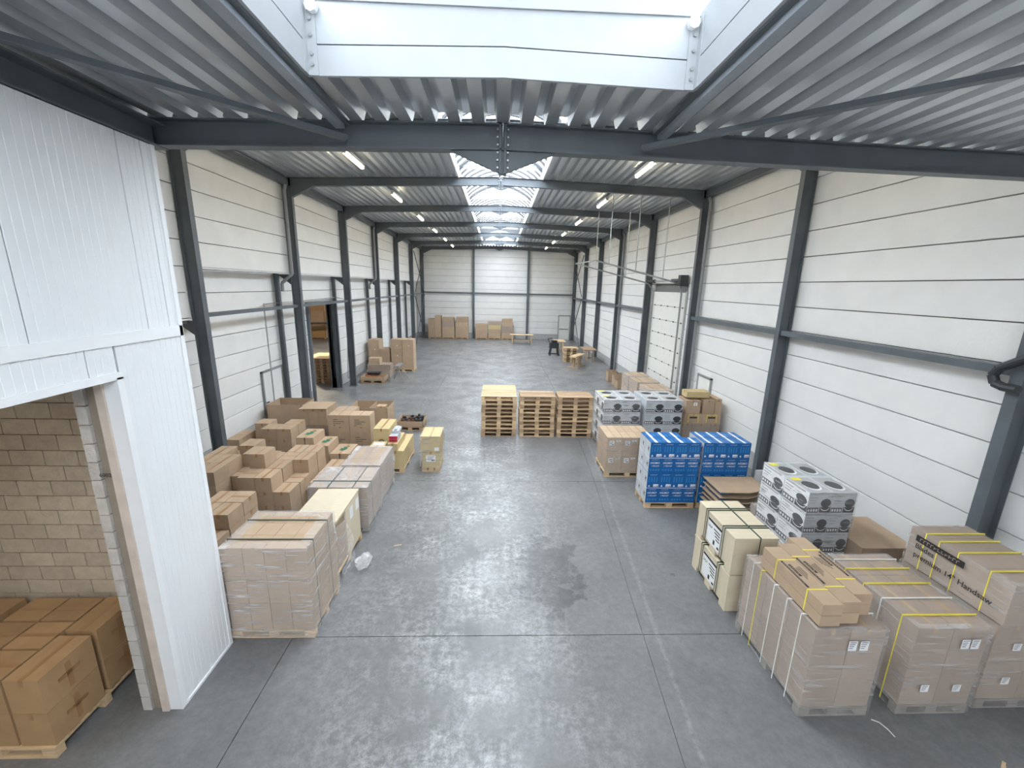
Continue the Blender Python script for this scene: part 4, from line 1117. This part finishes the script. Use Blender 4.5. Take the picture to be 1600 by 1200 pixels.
# chipboard-topped load with torn film
t = thing('board_topped_load', 'carton load under pale wooden boards with torn film, second in left row', 'pallet load', (-3.12, 6.95, 0))
w_, d_ = .78, 1.32
p = MB()
for q in range(3):
    yy = -d_/2+q*(d_-.1)/2; p.box(-w_/2,yy,0,w_/2,yy+.1,.022)
    for r in range(3): xx=-w_/2+r*(w_-.12)/2; p.box(xx,yy,.022,xx+.12,yy+.1,.11)
p.box(-w_/2,-d_/2,.11,w_/2,d_/2,.135).obj('pallet', PINE, t)
for j in range(2):
    for l in range(3): link('carton', carton_mesh(w_-.06, d_/2-.03, .30, KRAFT, 'n'), t, (0,-d_/4+j*d_/2,.137+l*.302))
for i in range(3): MB().box(-w_/2+i*w_/3+.002,-d_/2,1.05,-w_/2+(i+1)*w_/3-.002,d_/2,1.085+.004*i).obj('board', PLY, t)
MB().box(w_/2-.03,-.1,.14,w_/2,d_/2-.05,1.04).obj('side_board', PLY, t)
for y in (.1,.42): MB().box(w_/2+.001,y,.75,w_/2+.004,y+.16,.98).obj('paper_label', WHITE, t)
rnd = random.Random(5); m = MB(); G = []
for i in range(9):
    row = []
    for j in range(8):
        f, v = i/8, j/7
        x = w_/2+.012 + .06*v*v + rnd.uniform(0,.03)*v; y = -d_/2+.0 + (.75-.35*abs(v-.6))*f + .05*v + rnd.uniform(-.02,.02); z = 1.0*(1-v)*(1-.15*f)+.03+rnd.uniform(0,.03)
        row.append((x,y,z))
    G.append(row)
for i in range(8):
    for j in range(7): m.face([G[i][j],G[i+1][j],G[i+1][j+1],G[i][j+1]])
o = m.obj('torn_film', FILM, t)
rnd = random.Random(8); m = MB(); prev = None
for i in range(11):
    ring = []
    for j in range(10):
        a = 2*PI*j/10; th = PI*i/10; R = 1+rnd.uniform(-.3,.3)
        ring.append((.13*R*math.sin(th)*math.cos(a), .2*R*math.sin(th)*math.sin(a), .11+.11*math.cos(th)*min(R,1)))
    if prev:
        for j in range(10): k=(j+1)%10; m.face([prev[j],ring[j],ring[k],prev[k]])
    prev = ring
o = m.obj('crumpled_film', FILM, None, (-2.43, 6.72, 0)); tag(o, 'crumpled clear film lying on the floor beside board-topped load', 'plastic film')

wrapped(-3.82, -2.65, 7.83, 8.80, 1.0, 3, 2, 2, 'wrapped pallet with white top and dark green straps, left row', KRAFTD, FILM, seed=13, straps=[('x',-.22,GSTRAP),('y',-.2,GSTRAP),('y',.3,GSTRAP)], amp=.012, rim=.25, top=True)
wrapped(-3.55, -2.67, 8.90, 10.06, 1.0, 2, 3, 2, 'wrapped carton pallet behind the green-strapped one, left row', KRAFTD, FILM, seed=14, amp=.015, rim=.12)
# yellowish group
pallet_under(-3.55, -2.53, 10.62, 12.02, 0, 'wooden pallet beneath the yellowish cartons and red cases', PINE)
c = carton(-2.98, -2.54, 10.63, 11.98, .142, .64, 'long yellowish carton with white label, foremost on its pallet', 'yellowish cartons', KRAFTY); sticker(c,'f',.44,1.35,.5,-.1,.27,.16,.2)
c = carton(-2.97, -2.70, 10.64, 11.55, .643, .84, 'slim yellowish carton lying on the long yellowish one', 'yellowish cartons', KRAFTY)
c = carton(-3.47, -3.03, 11.1, 12.0, .142, 1.10, 'tall yellowish carton with printed logo, at rear of its pallet', 'yellowish cartons', KRAFTY)
m = MB()
for q in range(10):
    a0, a1 = PI*q/10, PI*(q+1)/10
    m.face([(.10*math.cos(a0),0,.10*math.sin(a0)),(.10*math.cos(a1),0,.10*math.sin(a1)),(.075*math.cos(a1),0,.075*math.sin(a1)),(.075*math.cos(a0),0,.075*math.sin(a0))])
m.box(-.10,-.001,-.06,-.075,0,0).box(.075,-.001,-.06,.10,0,0).box(-.025,-.001,-.06,.025,0,.04)
m.obj('printed_logo', BLACK, c, (0,-.453,.55))
c = carton(-3.45, -3.06, 10.64, 11.05, .142, .76, 'yellowish carton with white sheet on top, front left of its pallet', 'yellowish cartons', KRAFTY)
MB().box(-.14,-.1,.619,.14,.1,.622).obj('paper_sheet', WHITE, c)
for i in range(2):
    t = thing('tool_case', '%s red and grey tool case on the slim yellowish carton' % ('lower','upper')[i], 'tool case', (-2.84, 10.98, .845+i*.085), 0, 'red tool cases')
    MB().box(-.11,-.2,0,.11,.2,.08).obj('case_body', pm('grey_case',(.5,.5,.52),.4), t); MB().box(-.111,-.215,.005,.111,-.2,.075).obj('red_front', RED, t); MB().box(-.04,-.225,.03,.04,-.215,.045).obj('handle', DARK, t)
tag(MB().box(-.09,-.2,0,.09,.2,.07).box(-.03,-.2,.07,.05,.1,.12).obj('tool_box_white', SILVER, None, (-2.83,11.2+.0,1.017)), 'grey and white tool packaging atop the red cases', 'packaging')
# lone two-carton stack
pallet_under(-2.08, -1.58, 10.73, 11.5, 0, 'small wooden pallet beneath the lone pair of cartons', PINE)
c = carton(-2.07, -1.59, 10.74, 11.49, .142, .585, 'lower carton with white label in the lone stack on the aisle', 'lone stack', KRAFTY); sticker(c,'f',.48,.75,.44,0,.24,.26,.18)
c = carton(-2.10, -1.56, 10.72, 11.5, .588, 1.03, 'upper carton with clear tape in the lone stack on the aisle', 'lone stack', KRAFTY, 'y', TAPEC); sticker(c,'f',.54,.78,.44,.17,.08,.12,.1,False)
t = thing('stretch_film_sleeve', 'clear film round the lone pair of cartons on the aisle', 'plastic film', (-1.83,11.11,0)); film(t,.56,.80,.12,1.032,FILMT,.06,33,.01)
# open tray pallet with dark parts
pallet_under(-3.55, -2.62, 14.02, 14.82, 0, 'wooden pallet beneath the tray of dark machine parts', PINED)
tray(-3.55, -2.62, 14.02, 14.82, .142, .2, 'shallow orange-brown tray of dark machine parts on a pallet')
for i in range(6):
    x, y = -3.38+.28*(i%3), 14.24 + .32*(i//3)
    o = MB().prism([(-.12,-.08),(.1,-.1),(.13,.06),(.0,.12),(-.1,.08)], 0, .12+.05*(i%3)).prism([(-.05,-.04),(.05,-.05),(.05,.05)], .12+.05*(i%3), .2+.05*(i%3)).obj('machine_part', DARK if i > 1 else BROWNP, None, (x,y,.16), i*.8)
    tag(o, 'dark machine part in the shallow tray, %s from the left' % ORD[i], 'machine part', 'dark parts in tray')
# tall pair
pallet_under(-5.02, -3.76, 11.86, 12.85, 0, 'wooden pallet beneath the tall printed cartons behind green-label boxes', PINED)
for i in range(2):
    for j in range(2):
        for l in range(2):
            if j == 1 and i == 1: continue
            c = carton(-5.01+i*.62, -4.40+i*.62, 11.87+j*.48, 12.34+j*.48, .142+l*.55, .142+(l+1)*.55-.004, 'tall tan carton with printed lines, %s column, %s layer, %s row' % (('left','right')[i], ('lower','upper')[l], ('front','rear')[j]), 'tall printed cartons', KRAFT, 'y', TAPEC, rz=0)
            if j == 0:
                m = MB()
                for q, (a, b) in enumerate(((-.16,-.02),(-.16,.16),(-.16,.05),(-.16,-.1),(0,.06))): m.box(a,-.237,.40-.06*q,b,-.2355,.415-.06*q)
                m.obj('printed_lines', BLACK, c)
# open divided carton
def open_carton(x0, x1, y0, y1, z0, h, label, divider=None, flap=False):
    w, d = x1-x0, y1-y0
    t = thing('open_carton', label, 'carton', ((x0+x1)/2,(y0+y1)/2,z0), 0)
    MB().box(-w/2,-d/2,0,w/2,d/2,.012).obj('carton_bottom', INSIDE, t)
    for q in ((-w/2,-d/2,-w/2+.01,d/2),(w/2-.01,-d/2,w/2,d/2),(-w/2,-d/2,w/2,-d/2+.01),(-w/2,d/2-.01,w/2,d/2)):
        MB().box(q[0],q[1],0,q[2],q[3],h).obj('carton_side', KRAFT, t)
    if divider is not None: MB().box(divider-.006,-d/2,0,divider+.006,d/2,h).obj('divider', KRAFT, t)
    return t
open_carton(-4.97, -3.68, 13.42, 14.35, 0, 1.0, 'large open divided carton behind the tall printed cartons', .05)
carton(-4.15, -3.85, 13.8, 14.1, .014, .95, 'narrow carton standing inside the open divided carton', 'loose cartons', KRAFT)
open_carton(-7.62, -6.45, 13.4, 14.3, 0, 1.08, 'very large open carton against the left wall under the door')
# flapped carton stack
pallet_under(-6.18, -5.36, 12.62, 13.45, 0, 'wooden pallet beneath the row of upright cartons by open bin', PINED)
for i in range(3):
    for l in range(2):
        carton(-6.18+i*.275, -5.91+i*.275, 12.63, 13.44, .142+l*.52, .142+(l+1)*.52-.004, 'upright brown carton, %s from left, %s layer, before open bin' % (ORD[i], ('lower','upper')[l]), 'upright cartons', KRAFT if l else KRAFTD, 'y')
tag(MB().box(-.42,-.42,0,.42,.42,.012).bar((-.42,-.43,.012),(.42,-.43,.03),.06,.004).obj('cardboard_sheet', KRAFT, None, (-5.77,13.03,1.185)), 'loose cardboard lid lying on the upright cartons', 'cardboard')
# green label boxes
pallet_under(-5.35, -3.95, 10.42, 11.3, 0, 'wooden pallet beneath the green printed cartons', PINED)
def green_print(c, w, d, h, top=True):
    m = MB(); z = h+.002
    m.prism([(-.10,-.12),(.02,-.14),(.09,-.02),(.06,.10),(-.05,.13),(-.02,.02),(-.09,.04)], z, z+.001)
    m.prism([(.02,.14),(.09,.14),(.09,.2),(.03,.2)], z, z+.001); m.obj('green_print', GREEN, c)
for col, (a, b, n) in enumerate(((-5.34,-4.88,4),(-4.87,-4.51,3),(-4.48,-3.97,2))):
    for l in range(n):
        zt = .142 + .222*l
        c = carton(a, b, 10.55, 11.27, zt, zt+.219, 'brown carton with green print, %s step of stack, %s layer' % (('tallest','middle','lowest')[col], ORD[l]), 'green printed cartons', KRAFT, 'y', TAPE, rz=0)
        if l == n-1: green_print(c, b-a, .72, .219)
        MB().box(-.012,-.362,0,.012,-.3602,.219).obj('strap', GSTRAP, c) if l == n-1 else None
# piles of small cartons
pile(-7.15, 11.4, 0, [[0,3,3],[3,2,3]], .41, .45, .32, 'brown carton, pile behind first left column')
pile(-7.66, 11.3, 0, [[2],[2]], .36, .42, .33, 'brown carton, pile at left wall')
pile(-6.92, 8.5, .0, [[3,3,0],[3,3,2],[3,2,3],[2,3,2]], .385, .50, .33, 'brown carton, pile beside white room')
pile(-5.50, 8.27, 0, [[3,3,2],[4,3,2],[3,3,3],[2,3,3]], .345, .46, .33, 'brown carton, pile behind board-topped load')
pile(-4.33, 8.95, 0, [[2,2],[2,2],[2,2]], .34, .44, .27, 'brown carton, low pile beside strapped pallets', KRAFT)
pile(-5.30, 6.15, 0, [[3,3],[4,4],[4,4]], .33, .42, .28, 'brown carton, pile near white room corner', KRAFT)
pile(-4.40, 5.35, 0, [[3],[3],[3],[2]], .45, .40, .29, 'brown carton between white room and wrapped pallet', KRAFTD)
# storeroom cartons
for i, (x0, x1, y0, y1) in enumerate(((-5.95,-4.70,3.58,4.80),(-7.3,-6.05,3.58,4.80))):
    pallet_under(x0, x1, y0, y1, 0, 'wooden pallet, %s, under cartons in the block storeroom' % ('right','left')[i], PINE)
    lay = []
    X = x1
    if i == 0:
        lay += [(X-.36,X,3.60,4.18),(X-.36,X,4.24,4.80)]
        lay += [(X-.80,X-.38,3.60+.40*q,3.98+.40*q) for q in range(3)] + [(X-1.24,X-.82,3.60+.40*q,3.98+.40*q) for q in range(3)]
    else:
        lay += [(X-.6,X-.01,3.60+.40*q,3.98+.40*q) for q in range(3)] + [(X-1.22,X-.62,3.60+.40*q,3.98+.40*q) for q in range(3)]
    for l in range(2):
        for q, (a, b, c_, d_) in enumerate(lay):
            o = carton(a+.004, b-.004, c_+.004, d_-.004, .146+l*.43, .146+(l+1)*.43-.006, 'taped carton in block storeroom, %s pallet, %s layer, %s place' % (('right','left')[i], ('lower','upper')[l], ORD[q]), 'storeroom cartons', KRAFTO, 'y' if q < 2 else 'x', TAPE)
            if q < 2:
                W2, D2 = b-a-.008, d_-c_-.008
                MB().box(W2/2,-.12,.2,W2/2+.002,.12,.25).box(W2/2,-.03,.05,W2/2+.002,.03,.36).obj('side_tape', TAPE, o)
# litter on the floor
for i, (x, y, r_, mat, lab) in enumerate(((5.62,3.33,.6,PINE,'thin pale wood splinter on the floor at lower right'),(-1.95,7.35,.3,KRAFT,'torn brown paper scrap on the floor by the film'))):
    tag(MB().box(-.075,-.015,0,.075,.015,.006).box(-.06,-.02,.006,.02,.012,.009).obj('litter_scrap', mat, None, (x,y,.001), r_), lab, 'litter')
m = MB().tube([(0,0,.01),(.05,-.05,.03),(.09,-.12,.02),(.11,-.2,.005)], .006, 5)
tag(m.obj('strap_offcut', WSTRAP, None, (4.58,3.85,0)), 'curled white strap end on the floor by the frontmost wrapped pallet', 'litter')
